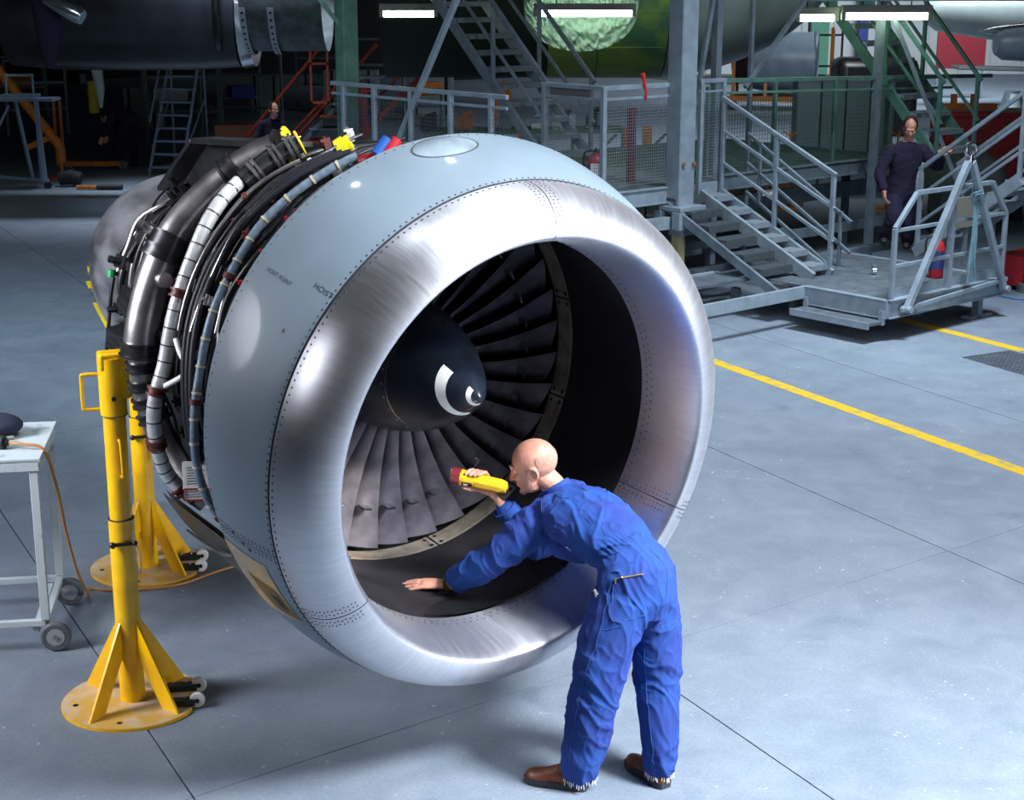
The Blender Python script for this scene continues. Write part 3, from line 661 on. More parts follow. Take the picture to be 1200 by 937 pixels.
# gate of mesh beside the column
gt = thing('mesh_gate', 'narrow wire mesh gate right of the thick grey column', 'gate', D(1.47, -.02, 0), DA)
for x in (.03, .40): post(gt, x, 0, ZP - .22, ZT + .0, .05)
rail(gt, [(0, 0, ZT), (.43, 0, ZT)], .045); rail(gt, [(0, 0, ZT - .12), (.43, 0, ZT - .12)], .025); MB().box((.215, 0, ZP - .10), (.36, .03, .22)).build('kick_plate', M_dock, gt, smooth=0)
mesh_panel('mesh_panel', (.05, 0), (.38, 0), ZP + .01, ZT - .12, gt)
MB().box((.215, 0, ZP - .23), (.5, .12, .03)).build('sill', M_dock, gt, smooth=0)
# staircases
def stair(label, frm, foot, top, width, nst, m, parent=None, rails=(1, 1), railh=1.0, strh=.13, ntr_m=None, mid=2, thick=.03, postn=3, cw=None):
    """foot / top: (x, y, z) of the left stringer in the dock frame, width runs along +x"""
    f = Vec(foot); t_ = Vec(top); th = thing('steel_staircase', label, 'stairs', D(f.x, f.y, 0), DA); t = t_ - f; f0 = Vec((0, 0, f.z))
    for x in (0, width):
        MB().bar(f0 + Vec((x, 0, 0)), f0 + t + Vec((x, 0, 0)), .05, strh).build('stringer', m, th, smooth=0, bevel=.004)
    for i in range(nst):
        c = f0 + t * ((i + .6) / nst); mb = MB(); mb.box((width / 2, c.y, c.z + .03), (width - .04, .235, .035))
        sgn = -1 if t.y > 0 else 1
        mb.box((width / 2, c.y + sgn * .12, c.z + .015), (width - .04, .012, .06)); tr = mb.build('tread', ntr_m or M_tread, th, smooth=0)
    for k, side in enumerate(rails):
        if not side: continue
        x = (0, width)[k]; up = Vec((x, 0, railh))
        rail(th, [f0 + up, f0 + t + up], .045, m)
        for j in range(1, mid): rail(th, [f0 + Vec((x, 0, railh * j / mid)), f0 + t + Vec((x, 0, railh * j / mid))], .035, m, 'mid_rail')
        for j in range(postn): q = f0 + t * (j / (postn - 1) * .96 + .02); MB().box((x, q.y, q.z + railh / 2), (.045, .045, railh)).build('post', m, th, smooth=0, bevel=.003)
    return th
M_tread = mat('chequer_tread', (.27, .33, .38), .5, .3, .25, 60, .5, 90)
st1 = stair('tall grey steel staircase climbing up to the left above the engine', 0, (1.22, 2.25, ZP), (1.22, 5.35, 4.1), .78, 14, M_dock, rails=(1, 1), railh=1.02, postn=4, mid=2)
st2 = stair('short grey staircase from the dock down to the low deck right of the column', 0, (1.50, -1.72, .42), (1.50, -.05, ZP - .12), .32, 6, M_dock, rails=(0, 1), railh=1.08, mid=3, postn=3)
mb = MB()
for i in range(7): mb.box((-.28, .12 + i * .26, .40 + i * .125), (.50, .22, .03)); mb.box((-.28, .0 + i * .26, .37 + i * .125), (.50, .012, .07))
mb.build('side_treads', mat('hatched_tread', (.07, .09, .10), .6, .2, .5, 80, .6, 120), st2, smooth=0)
MB().bar((-.55, 0, .30), (-.55, 1.67, 1.08), .04, .10).build('stringer', M_dockd, st2, smooth=0)
for z in (.0, .34, .68): rail(st2, [(.82, .15, .25 + z), (.82, 1.7, 1.12 + z)], .035, M_dockd, 'rear_rail')
for y, z in ((.3, .32), (1.5, 1.0)): post(st2, .82, y, z, z + .72, .035, M_dockd)
st3 = stair('grey staircase at the right with a person coming down it', 0, (3.75, -1.42, .42), (3.75, -2.75, 1.40), .75, 6, M_dock, rails=(1, 1), railh=.98, mid=3, postn=2)
st4 = stair('green steel staircase rising behind the man on the far right stairs', 0, (5.1, -.75, ZP + .02), (5.1, 1.9, 4.1), .80, 13, mat('lit_green_paint', (.09, .22, .19), .5, .1, .2, 6), rails=(1, 1), railh=1.0, mid=2, postn=4)
# rear rails, braces and posts
rail(dk, [(1.5, .02, 2.43), (7.3, .02, 2.28)], .05, M_dockg); rail(dk, [(1.9, .02, 2.28), (6.4, .02, 2.16)], .03, M_dockg)
for x in (2.05, 3.25, 4.4, 5.5): post(dk, x, .38, ZP - .2, 2.33, .045, M_dockg)
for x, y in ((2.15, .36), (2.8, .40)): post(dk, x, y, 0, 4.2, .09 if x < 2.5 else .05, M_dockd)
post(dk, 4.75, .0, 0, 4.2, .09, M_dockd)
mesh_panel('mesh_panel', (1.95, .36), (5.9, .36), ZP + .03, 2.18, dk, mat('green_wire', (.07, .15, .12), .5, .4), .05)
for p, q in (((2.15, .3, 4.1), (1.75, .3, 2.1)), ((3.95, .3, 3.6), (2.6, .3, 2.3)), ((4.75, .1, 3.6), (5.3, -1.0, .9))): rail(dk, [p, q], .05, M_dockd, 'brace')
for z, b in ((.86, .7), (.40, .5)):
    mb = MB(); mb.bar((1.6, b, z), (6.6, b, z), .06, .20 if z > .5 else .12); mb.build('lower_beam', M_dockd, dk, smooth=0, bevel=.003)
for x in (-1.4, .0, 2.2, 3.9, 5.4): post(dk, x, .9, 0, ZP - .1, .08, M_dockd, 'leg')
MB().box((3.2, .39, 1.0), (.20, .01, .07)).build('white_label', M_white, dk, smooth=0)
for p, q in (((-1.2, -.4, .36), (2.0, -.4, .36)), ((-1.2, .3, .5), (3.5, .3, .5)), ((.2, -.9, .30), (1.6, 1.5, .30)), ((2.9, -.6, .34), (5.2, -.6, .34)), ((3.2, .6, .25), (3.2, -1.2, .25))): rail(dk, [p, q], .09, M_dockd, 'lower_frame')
# low deck with step
ld = thing('low_deck', 'low grey steel deck with a step standing on the floor at right', 'platform', D(1.1, -3.0, 0), DA)
ZL = .42
MB().box((1.0, 1.1, ZL - .015), (2.0, 2.3, .03)).build('deck_plate', M_deck, ld, smooth=0)
MB().box((-.45, 2.0, ZL - .015), (.9, .5, .03)).build('deck_plate', M_deck, ld, smooth=0)
for p, q in (((0, 0), (2.03, 0)), ((0, 0), (0, 1.05)), ((2.03, 0), (2.03, 2.2))):
    mb = MB(); mb.bar((*p, ZL - .09), (*q, ZL - .09), .04, .18); mb.bar((*p, ZL), (*q, ZL), .08, .014); mb.bar((*p, ZL - .18), (*q, ZL - .18), .08, .014); mb.build('edge_beam', M_dock, ld, smooth=0, bevel=.003)
MB().box((1.0, .04, ZL + .05), (1.9, .02, .10)).build('toe_board', M_dock, ld, smooth=0)
MB().bar((0, 1.05, ZL - .06), (-1.6, 1.05, ZL - .06), .05, .13).build('outrigger_beam', M_dock, ld, smooth=0, bevel=.004)
MB().bar((-.1, 2.2, ZL - .02), (-1.9, 2.2, ZL - .02), .05, .08).build('outrigger_beam', M_dock, ld, smooth=0, bevel=.004)
MB().box((-.14, .52, .20), (.26, 1.0, .035)).build('step', M_deck, ld, smooth=0, bevel=.004)
mb = MB(); mb.bar((-.27, .02, .19), (-.27, 1.02, .19), .02, .07); mb.build('step_edge', M_dock, ld, smooth=0)
for y in (.04, 1.0): MB().bar((-.03, y, .17), (-.03, y, ZL - .1), .05, .05).build('step_bracket', M_dock, ld, smooth=0)
for x, y in ((1.75, .1), (1.9, 2.1), (.1, 2.1), (.5, 1.6)): MB().box((x, y, .12), (.08, .08, .24)).build('leg', M_dockd, ld, smooth=0)
MB().box((1.78, .12, .015), (.4, .12, .03)).build('foot_plate', M_dock, ld, smooth=0)
# octagonal guard frame and lifting A-frame at the deck's front edge
gf = thing('guard_rail', 'octagonal grey tube guard rail on the front of the low deck', 'guard rail', D(1.1, -3.0, ZL), DA)
oc = [(.05, 0, -.05), (.05, 0, .72), (.38, 0, 1.05), (1.70, 0, 1.05), (2.0, 0, .70), (2.0, 0, -.05)]
for p, q in zip(oc, oc[1:]): MB().bar(p, q, .045, .045).build('frame_tube', M_dock, gf, smooth=0, bevel=.004)
for z in (.34, .70): MB().bar((.05, 0, z), (2.0, 0, z), .035, .035).build('cross_rail', M_dock, gf, smooth=0, bevel=.003)
for x in (1.02,): MB().bar((x, 0, 0), (x, 0, 1.05), .05, .05).build('middle_post', M_dock, gf, smooth=0, bevel=.003)
af = thing('lifting_frame', 'grey A shaped lifting frame with a steel eye on top at the low deck', 'lifting frame', D(1.1, -3.07, ZL - .1), DA)
for x in (.20, 1.93): MB().bar((x, -.02, .0), (1.08 + (.03 if x > 1 else -.03), -.05, 1.42), .065, .065).build('leg', M_dock, af, smooth=0, bevel=.006)
MB().bar((.12, -.01, .0), (1.98, -.01, .10), .04, .04).build('tie_bar', M_dock, af, smooth=0, bevel=.003)
for x in (.20, 1.95): MB().cyl((x, -.08, 0), (x, .04, 0), .035, 12).build('pivot', M_dock, af, smooth=30)
MB().torus((1.08, -.05, 1.54), (.3, 1, 0), .065, .022, 24, 8).cyl((1.08, -.05, 1.40), (1.08, -.05, 1.49), .03, 12).build('lifting_eye', M_steel2, af)
rp = thing('rope', 'frayed pale blue rope hanging from the lifting frame', 'rope', D(2.35, -3.1, ZL), DA)
mb = MB(); r2 = random.Random(3)
for k in range(26):
    x0 = r2.uniform(-.03, .03); mb.tube([(x0, 0, 1.0), (x0 + r2.uniform(-.03, .03), -.02, .6), (x0 * 2.5 - .03, -.03 + r2.uniform(-.03, .03), r2.uniform(.02, .25))], .0035, 4, smooth=4)
for k in range(8): mb.torus((r2.uniform(-.04, .06), -.02, r2.uniform(.85, 1.02)), (r2.random(), r2.random(), r2.random()), .05, .006, 12, 5)
mb.build('strand', mat('blue_rope', (.16, .30, .36), .8), rp, kind='stuff')
def extinguisher(loc, label, s=1, rz=0):
    t = thing('fire_extinguisher', label, 'fire extinguisher', loc, rz)
    MB().tube([(0, 0, 0), (0, 0, .02), (0, 0, .34), (0, 0, .39), (0, 0, .42)], [.07 * s, .078 * s, .078 * s, .055 * s, .025 * s], 18).build('cylinder', M_red, t, smooth=40)
    MB().cyl((0, 0, .42), (0, 0, .46), .022, 10).box((0, -.03, .475), (.025, .12, .02)).build('valve_head', M_black, t)
    mb = MB(); mb.tube([(-.02, 0, .45), (-.12, 0, .42), (-.12, 0, .2), (-.105, 0, .03)], .012, 8, smooth=5); mb.build('hose', M_rubber, t)
    o = MB(); o.tube([(0, 0, .10), (0, 0, .30)], .0795 * s, 18, cap=False); o.build('label_band', M_glass, t); return t
extinguisher(D(2.55, -2.55, ZL), 'red fire extinguisher standing on the low deck behind the guard rail')
cst = thing('castor', 'small castor wheel on the deck behind the guard rail', 'castor', D(2.2, -2.0, ZL + .04))
MB().cyl((-.02, 0, 0), (.02, 0, 0), .04, 14).build('wheel', M_steel2, cst); MB().box((0, 0, .05), (.05, .05, .04)).build('fork', M_dockd, cst)
pn = thing('beige_panel', 'plain beige board leaning behind the guard rail', 'board', D(3.25, -2.35, ZL), DA)
MB().box((0, 0, .62), (.42, .03, .34)).build('board', mat('beige_board', (.22, .21, .18), .7), pn, smooth=0); 
for x in (-.15, .15): MB().box((x, .03, .28), (.04, .04, .56)).build('leg', M_dockd, pn, smooth=0)
ex2 = extinguisher(D(.0 + .10, .22, ZP), 'red extinguisher with a white chart behind the dock mesh corner', 1.25)
MB().box((.0, -.10, .22), (.11, .01, .2)).build('white_chart', M_white, ex2, smooth=0)
ex3 = extinguisher(D(-1.1, 1.9, ZP), 'red extinguisher with pale label behind the left dock mesh', 1.3)
MB().box((.03, -.11, .22), (.07, .01, .2)).build('white_label', M_white, ex3, smooth=0)
fo = MB()
for k in range(5): fo.sph((4.376 + .03 * math.sin(k * 2), 16.78 + .02 * math.cos(k * 3), .03 + .01 * (k % 2)), (.04 + .01 * (k % 3), .035, .03), 8, 5)
tag(fo.build('crumpled_foil', M_silver, smooth=0), 'crumpled silver foil ball on the floor under the low deck', 'litter')
tb = thing('tool_cabinet', 'red metal tool cabinet at the right edge beyond the low deck', 'tool cabinet', (6.15, 18.55, 0), DA - R(90))
mb = MB(); mb.box((0, 0, .23), (.48, .70, .36)); mb.build('body', M_red, tb, bevel=.01)
for i in range(4): MB().box((-.245, -.12, .12 + i * .055), (.012, .30, .018)).build('drawer_handle', M_white, tb, smooth=0)
MB().box((-.245, .18, .2), (.015, .2, .2)).build('black_panel', M_black, tb, smooth=0)
for x, y in ((-.18, -.28), (.18, -.28), (-.18, .28), (.18, .28)): MB().cyl((x, y - .015, .03), (x, y + .015, .03), .03, 12).build('castor', M_rubber, tb)
mb = MB(); mb.tube([(5.55, 18.0, .02), (5.8, 17.7, .012), (6.2, 17.85, .012), (6.6, 17.6, .012)], .009, 6, smooth=6)
tag(mb.build('blue_air_hose', mat('blue_hose', (.03, .16, .40), .5)), 'blue hose lying on the floor before the red tool cabinet', 'hose')
bw = thing('bellows_mast', 'black ribbed bellows column behind the guard rail at the right edge', 'bellows', D(4.62, -2.5, 0))
MB().tube([(0, 0, .1 + i * .03) for i in range(44)], [.15 if i % 2 else .10 for i in range(44)], 16).build('bellows', M_rubber, bw, smooth=20)
MB().cyl((0, 0, 0), (0, 0, .1), .2, 16).build('base', M_dockd, bw)
b2 = dup(bw, D(5.0, -2.3, 0), None, 'second black ribbed bellows column right of the first'); 
# red post and frame behind the left mesh
for nm, a, b, z0, z1, r, m, lab in (('red_post', -1.3, 2.6, ZP - .6, ZT - .02, .10, M_red, 'dark red post behind the left dock rail beside the green column'), ('red_post', 1.02, .6, ZP - .5, ZP + .85, .10, M_red, 'dark red post behind the mesh next to the thick grey column')):
    t = thing(nm, lab, 'post', D(a, b, 0), DA); post(t, 0, 0, 0, z1, r * .75, mat('deep_red_paint', (.16, .012, .02), .5), 'shaft')
rh = thing('red_tag_ribbon', 'red streamer tied on the dock rail over the mesh panel', 'ribbon', D(.55, 0, ZT), DA)
MB().tube([(0, -.03, .12), (.02, -.04, .02), (.05, -.04, -.10), (.06, -.03, -.17)], [.03, .02, .015, .012], 6).build('streamer', mat('bright_red', (.6, .03, .02), .6), rh)

# ------------------------------------------------------------------ yellow jack stands
def jack(label, loc, rz, top, arm):
    t = thing('jack_stand', label, 'jack stand', loc, rz); x0, y0 = 0, 0
    mb = MB(); n = 40; ring = []
    for i in range(n):
        a = 2 * PI * i / n; x, y = .35 * cos(a), .35 * sin(a); x = min(x, .30); ring.append((x, y))
    mb.loft([[(x, y, 0) for x, y in ring], [(x, y, .014) for x, y in ring]]); mb.build('base_rim', M_yel, t, smooth=30)
    mb = MB(); mb.loft([[(x * .992, y * .992, .014) for x, y in ring], [(x * .992, y * .992, .0165) for x, y in ring]]); mb.build('base_plate', M_plate, t, smooth=30)
    for a in (100, 190, 262): MB().cyl((.28 * cos(R(a)), .28 * sin(R(a)), .0166), (.28 * cos(R(a)), .28 * sin(R(a)), .018), .014, 10).build('bolt_hole', M_black, t, smooth=0)
    MB().cyl((0, 0, .016), (0, 0, .975), .062, 28).build('lower_tube', M_yel, t, smooth=40)
    MB().cyl((0, 0, .976), (0, 0, top - .26), .054, 28).build('inner_tube', M_yel, t, smooth=40)
    MB().cyl((0, 0, top - .30), (0, 0, top - .02), .064, 28).build('head_sleeve', M_yel, t, smooth=40)
    MB().cyl((0, 0, top - .303), (0, 0, top - .30), .066, 28).cyl((0, 0, .972), (0, 0, .976), .064, 28).build('sleeve_edge', M_joint, t, smooth=40)
    for a in (42, 140, 235, 318):
        c, s = cos(R(a)), sin(R(a)); d = Vec((c, s, 0)); sd = Vec((-s, c, 0)) * .006
        P = [d * .058 + Vec((0, 0, .45)), d * .058 + Vec((0, 0, .27)), d * .215 + Vec((0, 0, .016)), d * .325 + Vec((0, 0, .016))]
        mb = MB(); mb.add([p - sd for p in P] + [p + sd for p in P], [(3,2,1,0), (4,5,6,7)] + [(i, (i+1) % 4, 4+(i+1) % 4, 4+i) for i in range(4)]); mb.build('rib', M_yel, t, smooth=0)
    for y in (-.12, .06):
        mb = MB(); mb.box((.24, y, .035), (.15, .05, .035)); w_ = mb.build('wheel_bracket', M_blackm, t, smooth=0, bevel=.003)
        for q in ((.2, y), (.26, y)): MB().sph((*q, .055), .008, 8, 5).build('bolt', M_steel2, w_)
        o = MB(); o.cyl((.325, y - .014, .042), (.325, y + .014, .042), .038, 20); o.build('wheel', M_white, t, bevel=.004); MB().cyl((.325, y - .017, .042), (.325, y + .017, .042), .012, 10).build('axle', M_black, t)
    # locking pin with chain, handles, gusseted arm towards the engine
    MB().cyl((-.03, -.075, .86), (.06, -.06, .86), .010, 8).sph((-.04, -.078, .86), .017, 8, 6).sph((.065, -.06, .86), .014, 8, 6).build('locking_pin', M_blackm, t)
    MB().tube([(.06, -.06, .86), (.09, -.05, .80), (.075, -.06, .70), (.055, -.06, .9)], .003, 5, smooth=4).build('chain', M_steel, t)
    MB().tube([(-.06, -.01, top - .10), (-.13, -.015, top - .10), (-.14, -.015, top - .12), (-.14, -.015, top - .25), (-.13, -.015, top - .27), (-.06, -.01, top - .27)], .009, 8, smooth=3).build('handle', M_yel, t)
    MB().tube([(.02, -.05, top - .42), (.03, -.085, top - .43), (.034, -.085, top - .58), (.024, -.05, top - .60)], .008, 8, smooth=3).build('grip', M_yel, t)
    MB().cyl((.01, -.06, top - .21), (.012, -.072, top - .21), .012, 10).build('bolt', M_blackm, t)
    A_ = Vec(arm); mb = MB(); d = A_.normalized(); p = -d * .06 + Vec((0, 0, top - .035)); mb.bar(p, p + d * (A_.length + .06), .10, .085); mb.build('arm', M_yel, t, bevel=.012)
    g = [d * .03 + Vec((0, 0, top - .06)), d * A_.length + Vec((0, 0, top - .07)), d * A_.length + Vec((0, 0, top - .12)), d * .075 + Vec((0, 0, top - .22)), d * .03 + Vec((0, 0, top - .22))]
    sd = Vec((-d.y, d.x, 0)) * .045; mb = MB(); mb.add([q - sd for q in g] + [q + sd for q in g], [(4,3,2,1,0), (5,6,7,8,9)] + [(i, (i+1) % 5, 5+(i+1) % 5, 5+i) for i in range(5)]); mb.build('gusset', M_yel, t, smooth=0, bevel=.004)
    return t
jack('yellow tubular jack stand on a round plate at the front, nearest the camera', (-1.91, 7.31, 0), R(8), 1.80, (.24, .06, 0))
jack('yellow tubular jack stand behind the nearer one, under the rear of the engine', (-2.25, 9.19, 0), R(8), 1.62, (.12, .03, 0))

# ------------------------------------------------------------------ white trolley with cap and plug
tr = thing('trolley', 'white painted metal trolley on grey wheels at the left edge', 'trolley', (-2.50, 7.95, 0), R(9))
M_tw = mat('chipped_white_paint', (.50, .58, .62), .5, 0, .12, 10, col2=(.30, .35, .38), contrast=(.30, .42))
H_ = 1.09
MB().box((-.55, .34, H_ - .012), (1.14, .74, .024)).build('table_top', M_tw, tr, smooth=0, bevel=.003)
mb = MB(); mb.box((-.55, -.015, H_ - .04), (1.12, .03, .06)); mb.box((-.0, .34, H_ - .04), (.03, .70, .06)); mb.box((-.55, .69, H_ - .04), (1.12, .03, .06)); mb.build('top_frame', M_tw, tr, smooth=0, bevel=.002)
for x, y in ((-.02, 0), (-.02, .66), (-1.08, 0), (-1.08, .66)):
    MB().box((x, y, (H_ + .16) / 2), (.045, .045, H_ - .2)).build('leg', M_tw, tr, smooth=0, bevel=.003)
    w_ = MB(); w_.cyl((x + .05, y - .045, .085), (x + .05, y - .005, .085), .082, 28); wo = w_.build('wheel', M_wheel, tr, bevel=.012); MB().cyl((x + .05, y - .048, .085), (x + .05, y - .003, .085), .048, 20).build('hub', mat('light_hub', (.28, .31, .33), .5), wo)
    MB().cyl((x + .05, y - .056, .085), (x + .05, y + .01, .085), .013, 10).build('axle', M_steel, wo)
for p, q in (((-.02, 0, .16), (-1.08, 0, .16)), ((-.02, .66, .16), (-1.08, .66, .16)), ((-.02, 0, .16), (-.02, .66, .16)), ((-.075, 0, .12), (-.075, .66, .12))):
    MB().bar(p, q, .035, .035).build('lower_rail', M_tw, tr, smooth=0, bevel=.003)
hp = thing('soft_cap', 'dark navy padded cap lying on the white trolley', 'cap', (-2.86, 8.36, H_), 0)
mb = MB(); mb.sph((0, 0, .06), (.17, .12, .065), 24, 14); mb.build('crown', mat('navy_cloth', (.02, .028, .06), .75, 0, .3, 12, .2, 200), hp)
mb = MB(); mb.tube([(.14, -.08, .012), (.0, -.125, .012), (-.14, -.10, .012)], .010, 8, smooth=5); mb.build('band', mat('beige_band', (.3, .3, .25), .6), hp)
pg = thing('cable_plug', 'black cable connector on the trolley edge with an orange lead', 'plug', (-2.86, 8.12, H_ + .035), R(-8))
MB().cyl((-.12, 0, 0), (.10, 0, 0), .032, 16).cyl((.08, 0, 0), (.15, 0, 0), .038, 16).cyl((.15, 0, 0), (.17, 0, 0), .018, 12).build('plug_body', M_rubber, pg, bevel=.003)
MB().torus((.11, 0, 0), (1, 0, 0), .038, .004, 18, 6).build('retaining_ring', M_steel2, pg)
cb = MB(); cb.tube([(-2.70, 8.10, H_ + .035), (-2.60, 8.08, H_ + .03), (-2.50, 8.08, H_ + .0), (-2.44, 8.06, .9), (-2.42, 8.1, .62), (-2.40, 8.2, .34), (-2.42, 8.45, .12), (-2.52, 8.8, .015), (-2.35, 8.78, .012), (-2.02, 8.86, .012), (-1.80, 9.1, .012), (-1.55, 9.35, .012), (-1.3, 9.7, .012)], .0085, 8, smooth=8)
tag(cb.build('orange_cable', M_cable), 'orange brown cable running from the plug down across the floor', 'cable')

# ------------------------------------------------------------------ aircraft and lamps behind the dock
fz = thing('fuselage', 'aircraft fuselage belly with green primer and grey radome end over the dock', 'aircraft', (0, 26, 2.02))
FX0, FX1, FR = .55, 5.35, 2.3
def fus(x, t, off=0):
    e = 1 - max(0, (x - 2.1) / (FX1 - 2.1)) ** 2.0; r = FR * math.sqrt(max(0, e)) if x > 2.1 else FR
    return Vec((x, (r + off) * cos(t), FR + (r + off) * sin(t)))
def fpatch(name, x0, x1, m, t0=0, t1=2*PI, off=0, nx=14, nt=48, dent=0):
    mb = MB(); patch(mb, lambda x, t: fus(x, t, off), lin(x0, x1, nx), lin(t0, t1, nt + 1)); o = mb.build(name, m, fz, smooth=50); return o
fpatch('primer_skin', FX0, 2.35, M_fusg, nx=8); fpatch('shaded_skin', -2.0, FX0, mat('shaded_green_skin', (.012, .022, .016), .7), nx=8)  # second skin is a darkened colour standing in for the unlit left end
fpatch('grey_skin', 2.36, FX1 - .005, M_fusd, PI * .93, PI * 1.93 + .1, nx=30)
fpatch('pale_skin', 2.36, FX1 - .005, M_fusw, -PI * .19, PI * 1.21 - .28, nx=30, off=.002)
for x in (1.3, 2.355): fpatch('skin_joint', x, x + .012, M_joint, PI, 2*PI, .004, 2)
for i in range(5):
    a = PI * (1.18 + .1 * i); MB().bar(fus(FX0, a, .003), fus(2.3, a, .003), .008, .006).build('stringer_line', M_fusg, fz, smooth=0)
def lamp(loc, L_, label, rz=0, m=None, house=1):
    t = thing('fluorescent_lamp', label, 'lamp', (loc[0], loc[1], loc[2] - .05), rz)
    MB().box((0, 0, .09), (L_ + .1, .16, .09)).build('housing', M_house, t, smooth=0, bevel=.004)
    MB().cyl((-L_ / 2, 0, 0), (L_ / 2, 0, 0), .045, 12).build('tube', m or M_tube, t, smooth=40)
    for s in (-1, 1): MB().box((s * (L_ / 2 + .03), 0, .01), (.05, .08, .10)).build('tube_holder', M_house, t, smooth=0)
    for s in (-.6, .6): MB().cyl((s * L_ / 2, 0, .13), (s * L_ / 2, 0, 2.6), .008, 6).build('hanger', M_black, t)
    return t
lamp((4.61, 20, 3.15), 1.0, 'bright fluorescent lamp at the upper right hung under the dark girder')
lamp((3.83, 20.4, 3.12), .42, 'short fluorescent lamp just left of the upper right lamp', house=0)
lamp((-1.40, 22, 3.14), .68, 'fluorescent lamp at the top left of the tall staircase')
lamp((1.0, 22.4, 3.14), 1.30, 'long fluorescent lamp glowing through plastic film under the fuselage')
lamp((-9.35, 27.5, 2.60), .7, 'fluorescent lamp at the top left edge of the view')
gd = tag(MB().box((6.4, 20.0, 3.43), (5.6, .4, .26)).box((6.4, 20, 3.30), (5.6, .55, .03)).box((6.4, 20, 3.56), (5.6, .55, .03)).build('girder', M_dockd, smooth=0), 'dark horizontal steel girder along the top right edge', 'girder')
pf = thing('plastic_film', 'crumpled clear plastic film hanging under the long lamp and fuselage', 'plastic sheet', (1.0, 22.75, 3.15))
mb = MB(); 
def film(u, v):
    x = (u - .5) * 1.62 - .03; sag = math.sqrt(max(0, 1 - ((u - .5) / .5) ** 2)); z = -v * .68 * (sag ** .8 + .08) + .14
    fold = .05 * noise.noise(Vec((x * 7 + v * 3, v * 4, 1))) + .03 * noise.noise(Vec((x * 22, v * 9, 4))) + .03 * (1 - abs(noise.noise(Vec((x * 6 - v * 5, v * 2 + x * x * 3, 8))))) ** 6 + .02 * noise.noise(Vec((x * 30, v * 7, 2)))
    return Vec((x, fold * 1.6 + .15 * v, z))
patch(mb, film, lin(0, 1, 110), lin(0, 1, 60)); mb.build('sheet', M_film, pf, smooth=180)
# dark aircraft at the left: nacelle, cowl ring, opened reverser section
an = thing('dark_nacelle', 'long dark aircraft nacelle with a lit top edge crossing the upper left', 'aircraft part', (-7.4, 26.2, 2.15))
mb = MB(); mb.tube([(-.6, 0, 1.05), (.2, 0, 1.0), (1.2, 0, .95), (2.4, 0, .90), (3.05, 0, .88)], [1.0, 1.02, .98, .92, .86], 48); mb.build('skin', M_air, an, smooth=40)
mb = MB(); mb.tube([(3.07, 0, .88), (3.25, 0, .88)], [.88, .84], 48); mb.build('end_ring', M_silver, an, smooth=40)
mb = MB(); mb.tube([(-4.5, .3, 1.3), (-2, .2, 1.25), (-.5, .1, 1.2)], [.5, .8, .9], 32); mb.build('aft_body', M_dark, an, smooth=40)
orv = thing('opened_engine_section', 'open dark engine section with two drilled hoop ribs at the upper left', 'aircraft part', (-4.0, 25.6, 2.45))
mb = MB(); patch(mb, lambda x, t: Vec((x, .95 * cos(R(t)), .95 + .95 * sin(R(t)))), lin(-.15, 1.1, 6), lin(175, 365, 40)); mb.build('skin', mat('dull_grey_skin', (.10, .13, .14), .5, .3, .4, 5), orv, smooth=50)
for x, r in ((-.15, 1.0), (.28, 1.0)):
    mb = MB(); patch(mb, lambda u, t: Vec((x + u, r * cos(R(t)), .95 + r * sin(R(t)))), [0, .10], lin(195, 300, 30)); mb.build('hoop_rib', mat('pale_rib', (.40, .47, .55), .5, .3), orv, smooth=50)
    mb = MB()
    for k in range(14): p = Vec((x + .05, r * cos(R(200 + k * 7)), .95 + r * sin(R(200 + k * 7)))); stud(mb, p, p - Vec((p.x, 0, .95)), .022, .006, 8)
    mb.build('rib_holes', M_black, orv, smooth=0, kind='stuff')
MB().torus((-.62, 0, .75), (1, .1, 0), .72, .05, 40, 8).build('hanging_hoop', M_blackm, orv)
# polished lamp-like probe and cloth top left
pr_ = thing('polished_fairing', 'shiny silver pod with an open end at the top left', 'aircraft part', (-6.1, 22.3, 3.02))
MB().tube([(-.32, 0, .24), (-.2, 0, .20), (-.05, 0, .14), (.12, -.02, .06), (.2, -.03, .02)], [.03, .07, .11, .12, .10], 24).build('pod', M_silver, pr_, smooth=60)
MB().cyl((.20, -.03, .02), (.215, -.032, .012), .098, 24).build('open_end', mat('pale_blue_end', (.35, .50, .62), .4), pr_)
hc = thing('hanging_cloth', 'dark purple overall cloth hanging at the top left corner', 'cloth', (-6.5, 22.6, 2.35))
mb = MB(); mb.loft([[Vec((.02 + w_ * cos(a) * (1 + .12 * sin(3 * a + z)), .12 * sin(a) * w_ * 4, z)) for a in lin(0, 2 * PI, 25)[:-1]] for z, w_ in ((0, .05), (.1, .10), (.35, .15), (.6, .18), (.9, .22), (1.3, .24))]); mb.build('cloth', M_purple, hc)
# step ladders, red stair, jib, carts, people far off
def stepladder(loc, label, rz=0, s=1):
    t = thing('step_ladder', label, 'step ladder', loc, rz); m = mat('ladder_blue_grey', (.24, .33, .48), .5, .2)
    for x in (-.33, .33): 
        MB().bar((x, -.55, 0), (x * .92, .55, 2.2), .035, .05).build('side_rail', m, t, smooth=0)
        MB().bar((x * 1.25, -.25, .95), (x * 1.1, .62, 2.75), .03, .03).build('handrail', m, t, smooth=0)
        MB().bar((x * 1.1, .62, 0), (x, .6, 2.75), .03, .03).build('rear_post', m, t, smooth=0); MB().bar((x * 1.1, -.5, .1), (x * 1.1, .62, .1), .03, .03).build('base_rail', m, t, smooth=0)
        MB().bar((x * 1.1, -.3, .5), (x * 1.1, .6, 1.4), .025, .025).build('brace', m, t, smooth=0)
    for i in range(9): f = (i + .6) / 9.4; MB().box((0, -.55 + 1.1 * f, 2.2 * f), (.64, .16, .035)).build('step', m, t, smooth=0)
    return t
